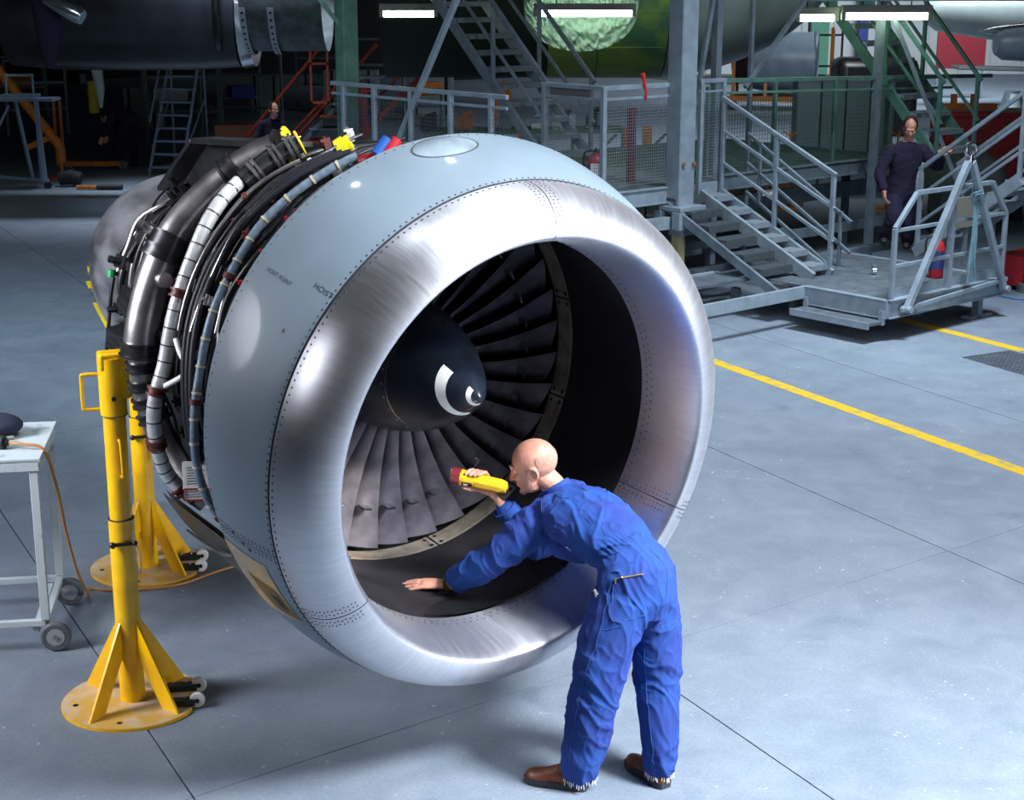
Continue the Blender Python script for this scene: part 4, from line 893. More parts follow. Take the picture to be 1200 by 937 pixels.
stepladder((-6.38, 30.3, 0), 'blue grey step ladder standing in the dark left of the engine', R(-14))
rs = thing('red_staircase', 'red handrails of a steep staircase in the dark above the engine pipes', 'stairs', (-5.35, 30.0, 0), 0)
A0, A1 = Vec((0, 0, .30)), Vec((2.0, -1.2, 2.45))
for k, (dx, dy) in enumerate(((0, 0), (.95, 0))):
    o = Vec((dx, dy, 0)); MB().bar(A0 + o + Vec((0, 0, .0)), A1 + o, .05, .05).build('handrail', M_redrail, rs, smooth=0); MB().bar(A0 + o + Vec((.45, 0, -.3)), A1 + o + Vec((.45, 0, -.5)), .04, .04).build('mid_rail', M_redrail, rs, smooth=0)
    MB().bar(A0 + o + Vec((.75, 0, -.35)), A1 + o + Vec((.75, 0, -.6)), .05, .10).build('stringer', M_redrail if k else M_dockd, rs, smooth=0); MB().box(tuple(A0 + o + Vec((0, 0, -.15))), (.05, .05, .3)).build('post', M_redrail, rs, smooth=0)
for i in range(9): c = A0.lerp(A1, i / 9) + Vec((1.0, 0, -.35)); MB().box(c, (.5, .5, .04)).build('tread', M_redrail if i % 2 else M_dockd, rs, smooth=0)
for x, z0, z1 in ((1.75, 1.4, 2.95), (2.05, 1.4, 2.95)): MB().box((x, -1.2, (z0 + z1) / 2), (.04, .04, z1 - z0)).build('cage_post', M_redrail, rs, smooth=0)
for z in (1.42, 2.1, 2.93): MB().box((1.9, -1.2, z), (.34, .04, .04)).build('cage_rail', M_redrail, rs, smooth=0)
jb = thing('orange_jib', 'orange slanting jib of a lifting trolley at the far left', 'hoist', (-8.4, 29.3, 0))
MB().tube([(-1.2, 0, 2.35), (-.9, 0, 1.9), (.05, 0, .62), (.08, 0, .5), (.08, 0, .3)], .09, 12).build('boom', M_orange, jb, smooth=40); MB().bar((-.55, 0, .55), (-.1, 0, .75), .08, .1).build('bracket', M_orange, jb); MB().cyl((.08, 0, 0), (.08, 0, .3), .03, 8).cyl((.08, 0, 0), (.08, 0, .03), .28, 16).build('foot', M_orange, jb)
ct = thing('work_stand', 'grey steel tripod work stand with a flat top in the far left', 'stand', (-8.2, 27.8, 0)); m = mat('ladder_blue_grey', (0, 0, 0))
MB().box((-.2, 0, 1.55), (1.0, .5, .05)).build('top', m, ct, smooth=0); MB().bar((0, 0, .12), (-.06, 0, 1.52), .07, .07).build('leg', m, ct, smooth=0); MB().bar((-.22, .5, .1), (-.1, .1, 1.52), .05, .05).build('leg', m, ct, smooth=0); MB().bar((-.30, .3, .1), (-.45, .1, 1.5), .05, .05).build('leg', m, ct, smooth=0)
MB().bar((.05, 0, .14), (-1.3, .6, .16), .07, .05).build('base_rail', m, ct, smooth=0); MB().cyl((.04, -.03, .06), (.04, .03, .06), .065, 14).build('castor', M_rubber, ct)
for q in ((-.7, 1.1), (-.5, .9)): MB().bar((q[0], -.1, 1.45), (q[0] - .4, -.1, .75), .03, .04).build('hanging_ladder_rail', m, ct, smooth=0)
MB().box((-.35, .1, 1.95), (.5, .04, .04)).box((-.58, .1, 1.76), (.03, .03, .4)).box((-.12, .1, 1.76), (.03, .03, .4)).box((-.35, .1, 1.6), (.6, .4, .06)).build('frame_on_top', m, ct, smooth=0)
bb = thing('tool_bag', 'black bag on the floor beside the far work stand', 'bag', (-7.85, 28.1, 0)); MB().tube([(-.18, 0, .14), (0, 0, .17), (.2, 0, .13)], [.12, .14, .12], 12).build('body', M_rubber, bb); MB().tube([(-.1, 0, .25), (0, 0, .36), (.1, 0, .26)], .012, 6, smooth=4).build('handle', M_rubber, bb)
bt = thing('orange_bottle', 'dark tube with an orange end lying on the far floor', 'tube', (-7.3, 27.6, .05)); MB().cyl((-.3, 0, 0), (.05, 0, 0), .035, 10).build('orange_end', M_orange, bt); MB().cyl((.05, 0, 0), (.5, 0, 0), .045, 10).build('dark_end', M_rubber, bt)
yl = thing('yellow_dolly', 'yellow L shaped dolly with a wheel in the dark left background', 'dolly', (-8.1, 30.6, 0))
for x in (-.66, -.54): MB().box((x, 0, .75), (.05, .05, 1.25)).build('upright', M_orange, yl, smooth=0)
MB().box((-.05, 0, .13), (1.2, .1, .09)).build('base', M_orange, yl, smooth=0); MB().cyl((.6, -.03, .1), (.6, .03, .1), .09, 14).build('wheel', M_wheel, yl)
bxx = tag(MB().box((-5.25, 30.4, .45), (.75, .5, .9)).build('brown_crate', M_box, smooth=0, bevel=.01), 'brown crate behind the red handrails in the dark', 'crate')
# green trestle, orange hoist and clutter seen through the dock mesh
tt = thing('green_trestle', 'green work trestle with parts on it behind the left dock mesh', 'trestle', (.2, 25.2, 0), R(8))
for z in (.55, 1.25): MB().box((0, 0, z), (3.2, .8, .05)).build('shelf', M_dockg, tt, smooth=0)
for x in (-1.5, -.4, .7, 1.5): 
    MB().bar((x, -.38, 0), (x, -.38, 1.25), .05, .05).build('leg', M_dockg, tt, smooth=0); MB().bar((x, -.38, .55), (x + .7, -.38, 1.2), .04, .04).build('brace', M_dockg, tt, smooth=0)
r3 = random.Random(8)
PN = ('first', 'second', 'third', 'fourth', 'fifth', 'sixth')
for k in range(12):
    x = -1.4 + .5 * (k % 6) + r3.uniform(-.12, .12); z = (.577, 1.277)[k // 6]; ci = k % 5; c = (M_steel2, M_black, M_orange, M_dockd, M_tw)[ci]; h = r3.uniform(.08, .25)
    o = MB().box((0, 0, h / 2), (r3.uniform(.15, .4), .25, h)).cyl((-.05, -.1, h), (.1, .05, h + .05), .04, 8).build('engine_part', c, smooth=30); o.location = (.2 + x, 25.2 + .1 * r3.random() + x * .14, z); 
    tag(o, ('shiny', 'black', 'orange', 'grey', 'pale')[ci] + ' engine part on the green trestle ' + ('lower' if k < 6 else 'upper') + ' shelf, ' + PN[k % 6] + ' from left', 'engine part', 'engine parts on the green trestle')
oh = thing('orange_hoist', 'orange A frame hoist behind the foot of the tall staircase', 'hoist', (-.35, 23.6, 0))
MB().bar((-.35, 0, .0), (.25, 0, 2.1), .09, .09).build('leg', M_orange, oh); MB().bar((.85, 0, 0), (.25, 0, 2.1), .07, .07).build('leg', M_orange, oh); MB().bar((-.15, 0, .7), (.6, 0, .85), .06, .06).build('cross_bar', M_orange, oh)
for i, (x, y, w_, h, c, nm, lab) in enumerate(((1.75, 24.0, .12, 1.35, M_orange, 'orange_stand', 'narrow orange stand seen through the mesh left of the thick column'), (2.05, 24.2, .14, 1.35, M_orange, 'orange_stand', 'orange stand right of the narrow one through the mesh'), (2.55, 24.1, .22, 1.45, mat('pale_yellow_card', (.40, .42, .16), .7), 'pale_sign', 'pale yellow card hung on a stand behind the mesh'))):
    t = thing(nm, lab, 'stand', (x, y, 0)); MB().box((0, 0, h - .15), (w_, .05, .4)).build('panel', c, t, smooth=0); MB().box((0, 0, h / 2 - .1), (.03, .03, h - .2)).build('pole', M_blackm, t, smooth=0); MB().box((0, 0, .02), (.3, .3, .04)).build('base', M_blackm, t, smooth=0)
wb2 = thing('white_parts_table', 'low bench with white and grey parts seen through the dock mesh', 'bench', (2.2, 23.0, 0))
MB().box((0, 0, .7), (2.6, .8, .05)).build('top', M_dockd, wb2, smooth=0)
for x in (-1.2, 1.2): MB().box((x, 0, .34), (.06, .6, .68)).build('leg', M_dockd, wb2, smooth=0)
PK = ('leftmost', 'second', 'third', 'fourth', 'middle', 'sixth', 'seventh', 'eighth', 'rightmost')
for k in range(9):
    o = MB().box((0, 0, .06), (r3.uniform(.15, .5), .3, .12)).build('white_part', r3.choice((M_tw, M_white, M_fusw)), smooth=0); o.location = (1.1 + .275 * k, 23 + r3.uniform(-.2, .2), .726)
    tag(o, 'pale flat part on the bench behind the dock mesh, ' + PK[k] + ' from left', 'part', 'pale parts on the bench behind the mesh')
# right background: engine on orange frame, cabinets, red bins, airliner tail
be = thing('stored_engine', 'grey engine cowl with dark open end on an orange frame far behind', 'engine', (7.9, 46, .45), R(-12))
mb = MB(); patch(mb, lambda x, t: Vec((x, (.92 - .10 * max(0, -x) ** 2) * cos(t), .85 + (.85 - .10 * max(0, -x) ** 2) * sin(t))), lin(-1.0, .75, 10), lin(0, 2 * PI, 41)); mb.build('cowl', mat('blue_grey_cowl', (.22, .30, .38), .4, 0, .15, 3), be, smooth=50)
MB().torus((.75, 0, .85), (1, 0, 0), .84, .07, 40, 8).build('intake_ring', M_dockd, be); MB().cyl((.2, 0, .85), (.3, 0, .85), .8, 32).build('fan_face', M_black, be)
MB().cyl((-1.6, 0, .8), (-.9, 0, .85), .4, 24, .7).build('rear_casing', M_blackm, be)
efr = thing('orange_engine_frame', 'orange wheeled transport frame holding the far engine', 'frame', (7.9, 46, 0), R(-12))
for y in (-.8, .8): MB().bar((-1.7, y, .32), (1.5, y, .32), .12, .14).build('beam', M_orange, efr, smooth=0)
for p, q in (((1.2, -.8, .3), (1.2, -.8, 2.3)), ((1.6, -.8, .3), (1.2, -.8, 1.4)), ((-1.5, -.8, .3), (-1.5, -.8, 1.7)), ((-1.5, .8, .3), (-1.5, .8, 2.2)), ((1.2, .8, .3), (1.2, .8, 2.2)), ((-.6, -.8, .3), (-.6, -.6, .8)), ((.5, -.8, .3), (.5, -.6, .8))): MB().bar(p, q, .09, .09).build('upright', M_orange, efr, smooth=0)
for x in (-1.5, 1.4): MB().cyl((x, -.85, .14), (x, -.75, .14), .14, 16).build('wheel', M_rubber, efr)
bf = thing('display_rack', 'thin black box frame beside the far engine', 'frame', (9.3, 48, 0))
for x in (-.5, .5): MB().box((x, 0, 1.4), (.06, .06, 2.8)).build('post', M_black, bf, smooth=0)
for z in (1.1, 2.0, 2.75): MB().box((0, 0, z), (1.0, .06, .06)).build('rail', M_black, bf, smooth=0)
for x, c, lab in ((10.4, mat('green_door_paint', (.10, .32, .22), .6), 'small green door in the far white wall'), ):
    t = thing('green_door', lab, 'door', (x, 63.6, 0)); MB().box((0, 0, 1.1), (.7, .06, 2.2)).build('leaf', c, t, smooth=0); MB().box((.28, -.05, 1.1), (.05, .05, .15)).build('handle', M_steel2, t, smooth=0)
t = dup(t, (12.1, 63.6, 0), None, 'second green door in the far white wall, right of the first')
o = MB().box((14.2, 63.4, 4.2), (26, .3, .5)).build('trim_1', M_bluet, smooth=0); structure(o)
bc_ = thing('blue_column', 'dark blue steel column in front of the far white wall', 'column', (13.6, 62.8, 0)); MB().box((0, 0, 4), (.35, .35, 8)).build('shaft', M_bluet, bc_, smooth=0)
rw = thing('red_wall_board', 'large dark red board on the far wall behind the green stairs', 'board', (13.9, 50, 0)); MB().box((0, 0, 1.55), (1.5, .1, 1.25)).build('board', mat('deep_red_paint', (.16, .012, .02), .5), rw, smooth=0)
for x in (-.7, .7): MB().box((x, 0, .46), (.06, .06, .92)).build('post', M_dockd, rw, smooth=0)
bk = thing('black_machine', 'black covered machine behind the green stairs', 'machine', (8.55, 38, 0)); MB().box((0, 0, .9), (1.9, 1.2, 1.8)).build('cover', M_black, bk, bevel=.2); MB().box((.4, -.1, 1.9), (.6, .5, .4)).build('hood', M_black, bk, bevel=.1)
for i in range(4):
    t = thing('grey_locker', ['grey locker nearest the column behind the green mesh', 'second grey locker behind the green mesh', 'third grey locker behind the green mesh', 'rightmost grey locker behind the green mesh'][i], 'locker', (5.05 + i * .42, 27.5, 0)); MB().box((0, 0, .95), (.40, .5, 1.9)).build('body', mat('locker_grey', (.13, .19, .24), .5), t, smooth=0, bevel=.008); MB().box((0, -.256, .95), (.35, .012, 1.8)).build('door', mat('locker_door', (.16, .23, .28), .5), t, smooth=0)
for i, x in enumerate((4.3, 6.0)):
    t = thing('orange_rack', ['orange pronged rack left of the grey lockers', 'orange pronged rack before the grey lockers'][i], 'rack', (x, 25.2, 0), 0)
    MB().bar((0, 0, 0), (.12, 0, 1.25), .03, .03).build('mast', M_orange, t, smooth=0)
    for k in range(7): MB().bar((.12 * k / 7, 0, .2 + k * .16), (.12 * k / 7 + .12, 0, .27 + k * .16), .02, .02).build('prong', M_orange, t, smooth=0); MB().bar((.12 * k / 7, 0, .2 + k * .16), (.12 * k / 7 - .12, 0, .27 + k * .16), .02, .02).build('prong', M_orange, t, smooth=0)
    MB().box((0, 0, .02), (.5, .3, .04)).build('base', M_orange, t, smooth=0)
pe = thing('parts_crate', 'wire crate of mixed metal parts behind the green mesh', 'crate', (4.0, 25.5, 0)); MB().box((0, 0, .3), (1.3, .7, .5)).build('crate', mat('brownish_parts', (.16, .10, .08), .6, 0, .5, 20), pe, smooth=0)
for k in range(10): MB().box((r3.uniform(-.5, .5), r3.uniform(-.2, .2), .6 + r3.uniform(0, .1)), (r3.uniform(.1, .35), .15, .08), Matrix.Rotation(r3.uniform(-.6, .6), 3, 'Y')).build('metal_part', r3.choice((M_steel2, M_tw, M_fusw, M_black)), pe, smooth=0)
rb = thing('red_bin', 'big red bin behind the right dock stairs', 'bin', (7.15, 24.3, 0)); MB().box((0, 0, 1.0), (1.35, .9, 1.15)).build('body', M_red, rb, smooth=0, bevel=.02); MB().box((0, 0, 1.6), (1.42, .97, .06)).build('rim', M_red, rb, smooth=0); MB().box((0, 0, .2), (1.2, .8, .4)).build('base', M_black, rb, smooth=0)
ob = thing('orange_barrier', 'orange folded barrier lying on top of the red bin', 'barrier', (6.9, 24.3, 1.63)); MB().box((0, 0, .06), (.9, .1, .08)).box((-.2, 0, .14), (.08, .08, .2)).box((.1, 0, .14), (.08, .08, .2)).build('barrier', M_orange, ob, smooth=0)
gb = thing('grey_cover', 'rounded pale grey cover before the red bin at right', 'cover', (6.45, 22.6, .0)); MB().sph((0, 0, .8), (.6, .5, .42), 24, 12).build('shell', M_fusw, gb); MB().box((0, 0, .4), (.8, .7, .8)).build('pallet', M_dockd, gb, smooth=0)
al = thing('airliner_tail', 'pale aircraft tail cone far away at the top right', 'aircraft', (14.6, 47, 2.0)); MB().tube([(-2.6, 0, .65), (-2.3, 0, .65), (-1.2, 0, .6), (.2, 0, .5), (2.2, 0, .4)], [.3, .5, .62, .75, .95], 32).build('tail_cone', M_fusw, al, smooth=40)
ap = thing('spiked_nacelle', 'silver pointed nacelle below the far tail at the right edge', 'aircraft', (13.1, 43.5, 1.6)); MB().tube([(-.6, 0, .62), (-.2, 0, .66), (.2, 0, .68), (.9, 0, .7)], [.01, .10, .15, .2], 20).build('spike', M_silver, ap, smooth=40); MB().tube([(-.1, 0, .3), (.1, 0, .3), (1.5, 0, .35)], [.28, .42, .55], 28).build('nacelle', mat('blue_grey_cowl', (0, 0, 0)), ap, smooth=40)
wg = thing('far_wing', 'pale horizontal wing edge crossing behind the right stairs', 'aircraft', (13.2, 40, 1.35)); MB().bar((-2.2, 0, .12), (3, 0, .0), .8, .09).build('panel', M_fusw, wg, bevel=.03)
for i, x in enumerate((10.3, 11.1)):
    t = thing('grey_duct', ['grey tapered duct on the bench at the right edge', 'second grey tapered duct right of the first'][i], 'duct', (x, 33, .9)); MB().tube([(0, 0, 0), (0, 0, .45)], [.28, .16], 20).build('shell', M_dockd, t, smooth=40); MB().tube([(0, -.1, .05), (0, -.1, .4)], [.2, .1], 20).build('opening', M_tw, t)
bnr = thing('bench', 'dark workbench under the tapered ducts far right', 'bench', (10.6, 33, 0)); MB().box((0, 0, .86), (3.2, .9, .07)).build('top', M_black, bnr, smooth=0)
for x in (-1.4, 1.4): MB().box((x, 0, .41), (.1, .8, .83)).build('leg', M_dockd, bnr, smooth=0)
# clutter under the wing at the left, mostly in darkness
for i, x in enumerate(sorted(r3.uniform(-14, -1.0) for _ in range(14))):
    w2_ = r3.uniform(.8, 2.0); y = r3.uniform(33, 46); h = r3.uniform(.8, 2.4); ORD = ['leftmost', 'second from left', 'third from left', 'fourth from left', 'fifth from left', 'sixth from left', 'seventh from left', 'seventh from right', 'sixth from right', 'fifth from right', 'fourth from right', 'third from right', 'second from right', 'rightmost']
    t = thing('scaffold_frame', ('tall' if h > 1.6 else 'low') + (' wide' if w2_ > 1.4 else ' narrow') + ' steel scaffold frame in the dark background, ' + ORD[i] + ' of fourteen', 'scaffold', (x, y, 0), r3.uniform(-.5, .5), 'scaffold frames in the dark')
    for xx in (-w2_ / 2, w2_ / 2): MB().box((xx, 0, h / 2), (.06, .06, h)).build('post', r3.choice((M_dockd, M_dockg)), t, smooth=0)
    for z in (h * .35, h * .7, h): MB().box((0, 0, z), (w2_, .06, .06)).build('rail', M_dockd, t, smooth=0)
    if i % 2 == 0: MB().box((0, 0, h * .35 + .15), (w2_ * .6, .4, .3)).build('load', (M_dockg, M_tw, M_orange, M_bluet, M_black)[i % 5], t, smooth=0, bevel=.02)
for i, (x, y, w_, h) in enumerate(((-4.4, 44, 1.5, 1.2), (-2.2, 44, 1.2, 1.3), (-6.9, 45, .8, 1.0), (-9.2, 40, .9, 1.0))):
    t = thing('pale_crate', ['pale crate far off in the dark, left of the red stairs', 'pale crate far off behind the red stairs', 'pale crate far off behind the step ladder', 'pale crate far off at the left edge'][i], 'crate', (x, y, 0)); MB().box((0, 0, h * .5), (w_, .5, h)).build('body', M_fusw, t, smooth=0, bevel=.03)
    for xx in (-w_ / 3, w_ / 3): MB().box((xx, -.26, h * .5), (.06, .02, h)).build('batten', M_black, t, smooth=0)
wh = thing('white_hanging_bag', 'white and yellow cloths hung in the dark upper left', 'bag', (-7.95, 30.5, 1.2)); MB().tube([(.12, 0, .0), (.13, 0, .3), (.08, 0, .75), (0, 0, .85)], [.03, .08, .11, .06], 12).build('white_cloth', M_tw, wh); MB().tube([(-.02, .02, -.1), (-.03, .02, .5)], [.1, .09], 12).build('yellow_cloth', mat('dull_yellow', (.35, .27, .03), .8), wh); MB().cyl((.02, .02, .8), (.02, .02, 2.4), .01, 6).build('line', M_black, wh)

# ------------------------------------------------------------------ people
from mathutils.bvhtree import BVHTree
def remesh(mb, name, m, parent, vox, smooth=2, disp=None):
    me = bpy.data.meshes.new(name); me.from_pydata(mb.v, [], mb.f); me.update()
    tmp = bpy.data.objects.new(name, me); COL.objects.link(tmp)
    md = tmp.modifiers.new('r', 'REMESH'); md.mode = 'VOXEL'; md.voxel_size = vox; md.use_smooth_shade = True
    if smooth: sm = tmp.modifiers.new('s', 'SMOOTH'); sm.iterations = smooth; sm.factor = .5
    dg = bpy.context.evaluated_depsgraph_get(); dg.update()
    m2 = bpy.data.meshes.new_from_object(tmp.evaluated_get(dg)); bpy.data.objects.remove(tmp); bpy.data.meshes.remove(me)
    m2.name = name
    if disp:
        n = len(m2.vertices); co = np.zeros(n * 3); m2.vertices.foreach_get('co', co); co = co.reshape(-1, 3)
        no = np.zeros(n * 3); m2.vertex_normals.foreach_get('vector', no); no = no.reshape(-1, 3)
        dsp = np.array([disp(Vec(c)) for c in co]); co += no * dsp[:, None]; m2.vertices.foreach_set('co', co.ravel()); m2.update()
    m2.materials.clear(); m2.materials.append(m); m2.shade_smooth()
    o = bpy.data.objects.new(name, m2); COL.objects.link(o); o.parent = parent
    if parent is not None: o.matrix_parent_inverse = Matrix.Translation(parent.location).inverted()
    return o
def ringv(c, a, b, n=28, p=1.0):
    c = Vec(c); return [c + a * cos(2*PI*j/n) + b * sin(2*PI*j/n) for j in range(n)]
def limb(mb, pts, rad, n=16, k=6, dome=True):
    P, r = spline([Vec(p) for p in pts], list(rad), k); mb.tube(P, r, n)
    if dome:
        for i in (0, -1): mb.sph(P[i], r[i] * .98, 12, 8)
def frame(F, U):
    F = Vec(F).normalized(); U = Vec(U); S_ = U.cross(F).normalized(); U = F.cross(S_).normalized()
    return Matrix((F, S_, U)).transposed()      # columns: forward, left, up
def head(mb, c, fr, s=1.0):
    c = Vec(c); q = lambda *v: c + fr @ (Vec(v) * s)
    mb.sph(q(-.018, 0, .025), (.102 * s, .078 * s, .093 * s), 28, 18, fr)
    mb.sph(q(.030, 0, -.035), (.066 * s, .062 * s, .085 * s), 24, 16, fr)
    mb.sph(q(.030, 0, -.088), (.055 * s, .048 * s, .034 * s), 20, 12, fr)
    mb.sph(q(.075, 0, -.108), (.020 * s, .024 * s, .018 * s), 14, 10, fr)
    mb.sph(q(.078, 0, .018), (.020 * s, .052 * s, .014 * s), 18, 10, fr)
    mb.tube([q(.086, 0, .010), q(.098, 0, -.012), q(.112, 0, -.036), (q(.108, 0, -.044))], [.008 * s, .010 * s, .014 * s, .012 * s], 12)
    for y in (-1, 1):
        mb.sph(q(.098, y * .012, -.040), .009 * s, 10, 8)
        mb.sph(q(.062, y * .040, -.028), (.028 * s, .020 * s, .022 * s), 14, 10, fr)
        e = frame(fr @ Vec((1, y * -.35, .15)), fr @ Vec((-.2, 0, 1)))
        mb.torus(q(-.012, y * .080, -.018), fr @ Vec((.25, y, 0)), .024 * s, .0075 * s, 18, 8); mb.sph(q(-.010, y * .076, -.020), (.024 * s, .008 * s, .028 * s), 12, 8, fr); mb.sph(q(-.004, y * .079, -.046), .010 * s, 10, 6)
    mb.sph(q(.089, 0, -.066), (.012 * s, .024 * s, .006 * s), 14, 8, fr); mb.sph(q(.087, 0, -.077), (.012 * s, .021 * s, .006 * s), 14, 8, fr)
def hand(mb, w_, F, N, T, flex=(.12, .12, .12, .15), s=1.0, thumb=None, spread=.10):
    """wrist, finger direction, back-of-hand normal, thumb side; flex per joint in radians for the four fingers"""
    w_ = Vec(w_); F = Vec(F).normalized(); T = Vec(T); T = (T - F * T.dot(F)).normalized(); N_ = F.cross(T); N_ = N_ if N_.dot(Vec(N)) > 0 else -N_
    P = lambda a, b, c: w_ + (F * a + T * b + N_ * c) * s
    rings = []
    for a, wd, th, ctr in ((-.02, .026, .020, 0), (.01, .028, .019, .002), (.04, .038, .017, .004), (.07, .042, .015, .002), (.092, .040, .012, .000), (.10, .034, .008, 0)):
        rings.append([P(a, ctr + wd * cos(2*PI*j/20), th * sin(2*PI*j/20)) for j in range(20)])
    mb.loft(rings)
    L4 = ((.030, (.044, .027, .022), .0092), (.010, (.048, .031, .023), .0095), (-.011, (.045, .028, .022), .0090), (-.030, (.035, .021, .019), .0080))
    for k, (b, Ls, r) in enumerate(L4):
        ang = 0; d0 = (F + T * (b / .03) * spread).normalized(); p = P(.088, b, 0); pts = [P(.06, b * .9, 0), p]; rr = [r * s, r * 1.08 * s]
        for j, l in enumerate(Ls):
            ang += flex[k] * (1, 1.3, .8)[j]; d = d0 * cos(ang) - N_ * sin(ang); p = p + d * l * s; pts.append(p); rr.append(r * (1.0, .92, .78)[j] * s)
        mb.tube(pts, rr, 10); 
        for q, r_ in zip(pts[1:], rr[1:]): mb.sph(q, r_ * 1.02, 10, 8)
    if thumb is None: thumb = [P(.015, .022, -.006), P(.045, .048, -.010), P(.078, .058, -.012), P(.105, .060, -.012)]
    rr = [.014 * s, .0125 * s, .011 * s, .009 * s]; mb.tube(thumb, rr, 10)
    for q, r_ in zip(thumb, rr): mb.sph(q, r_, 10, 8)
def shoe(parent, heel, toe, m=None):
    heel = Vec(heel); toe = Vec(toe); d = toe - heel; L_ = d.length; F = d.normalized(); S_ = Vec((0, 0, 1)).cross(F)
    g = bpy.data.objects.new('shoe', None)
    def ring(t, w_, z0, h, n=18, sh=0):
        c = heel + F * (t * L_); return [c + S_ * (w_ * cos(a)) + Vec((0, 0, z0 + (h * sin(a) if sin(a) > 0 else 0))) for a in [2*PI*j/n for j in range(n)]]
    tt = (0, .04, .15, .30, .45, .60, .75, .88, .96, 1.0); ww = (.018, .031, .037, .037, .038, .046, .051, .045, .030, .010); hh = (.03, .055, .075, .088, .082, .062, .048, .042, .034, .012)
    mb = MB(); mb.loft([ring(t, w_, .022, h) for t, w_, h in zip(tt, ww, hh)]); up = mb.build('shoe_upper', m or M_shoe, parent, smooth=70)
    mb = MB()
    rs_ = []
    for t, w_ in zip(tt, ww):
        c = heel + F * (t * L_ * 1.03 - .004); rs_.append([c + S_ * (w_ + .005) + Vec((0, 0, .002 if (t < .32 or t > .42) else .008)), c + S_ * (w_ + .006) + Vec((0, 0, .03)), c - S_ * (w_ + .006) + Vec((0, 0, .03)), c - S_ * (w_ + .005) + Vec((0, 0, .002 if (t < .32 or t > .42) else .008))])
    mb.loft(rs_); so = mb.build('shoe_sole', M_sole, parent, smooth=40)
    if m is None:
        mb = MB()
        for t in (.46, .53, .60, .67):
            z = .022 + .088 * (1 - (t - .40) * 1.45); c = heel + F * (t * L_) + Vec((0, 0, z)); mb.tube([c - S_ * .020 - Vec((0, 0, .012)), c + Vec((0, 0, .002)), c + S_ * .020 - Vec((0, 0, .012))], .0025, 6)
        c = heel + F * (.44 * L_) + Vec((0, 0, .10))
        for a in (-1, 1): mb.tube([c, c + S_ * .02 * a + Vec((0, 0, .012)), c + S_ * .034 * a, c + S_ * .04 * a - Vec((0, 0, .03))], .0022, 6, smooth=3)
        mb.build('laces', M_brown, up)
        mb = MB(); rr_ = [heel + F * (t * L_) + S_ * (w_ + .001) * sg + Vec((0, 0, .034)) for sg in (1,) for t, w_ in zip(tt, ww)]
        mb.tube([heel + F * (t * L_) - S_ * (w_ + .002) + Vec((0, 0, .033)) for t, w_ in zip(tt, ww)], .0016, 5); mb.tube([heel + F * (t * L_) + S_ * (w_ + .002) + Vec((0, 0, .033)) for t, w_ in zip(tt, ww)], .0016, 5); mb.build('welt_stitching', M_brown, up)
    for o in (up, so):
        o.matrix_parent_inverse = Matrix.Translation(parent.location).inverted()
    return up

# --- the mechanic leaning into the intake
man = thing('person', 'bald mechanic in blue coverall leaning into the intake with a torch', 'person', (.42, 6.47, 0))
shN, shF = Vec((.157, 6.88, 1.137)), Vec((.300, 7.10, 1.150)); wrN = Vec((-.300, 7.03, .735)); elN = Vec((-.06, 6.90, .93))
wrF = Vec((-.045, 7.0, 1.142)); elF = Vec((.12, 7.06, .93)); hipN, hipF = Vec((.462, 6.46, .90)), Vec((.628, 6.59, .89))
knN, knF = Vec((.375, 6.42, .50)), Vec((.655, 6.56, .47)); anN, anF = Vec((.305, 6.43, .10)), Vec((.668, 6.47, .10))
neck0, hc0 = Vec((.232, 6.99, 1.185)), Vec((.095, 6.98, 1.345)); hf = frame((-.93, .22, -.30), (-.42, .02, .9))
Lh = (hipF - hipN).normalized(); Ls = (shF - shN).normalized(); spine = [Vec((.55, 6.525, .80)), Vec((.552, 6.53, .88)), Vec((.548, 6.54, .97)), Vec((.505, 6.60, 1.055)), Vec((.43, 6.71, 1.095)), Vec((.34, 6.84, 1.13)), Vec((.265, 6.96, 1.155)), Vec((.235, 7.0, 1.17))]
body = MB()
# trunk of the body, legs, arms, neck, head, hands as one surface
bw_ = (.14, .16, .155, .135, .145, .16, .15, .09); bd_ = (.10, .12, .12, .10, .105, .11, .09, .07)
rings = []
for i, c in enumerate(spine):
    t = (spine[min(i+1, 7)] - spine[max(i-1, 0)]).normalized(); a = Lh.lerp(Ls, i / 7).normalized(); a = (a - t * a.dot(t)).normalized(); b = t.cross(a); rings.append(ringv(c, a * bw_[i], b * bd_[i]))
body.loft(rings)
limb(body, [hipN, knN, anN + Vec((0, 0, -.03))], [.085, .058, .038]); limb(body, [hipF, knF, anF + Vec((0, 0, -.03))], [.085, .058, .038])
limb(body, [shN, elN, wrN], [.055, .043, .027]); limb(body, [shF, elF, wrF], [.055, .043, .027])
limb(body, [neck0, neck0.lerp(hc0, .5) + Vec((.01, 0, .0)), hc0 + Vec((.02, 0, -.03))], [.064, .056, .058])
head(body, hc0, hf, 1.04)
dF = Vec((-.235, .035, -.012)); hand(body, wrN + Vec((-.022, .002, .002)), dF, (0, 0, 1), (0, 1, .1), (.10, .06, .07, .10), 1.12, spread=.16)
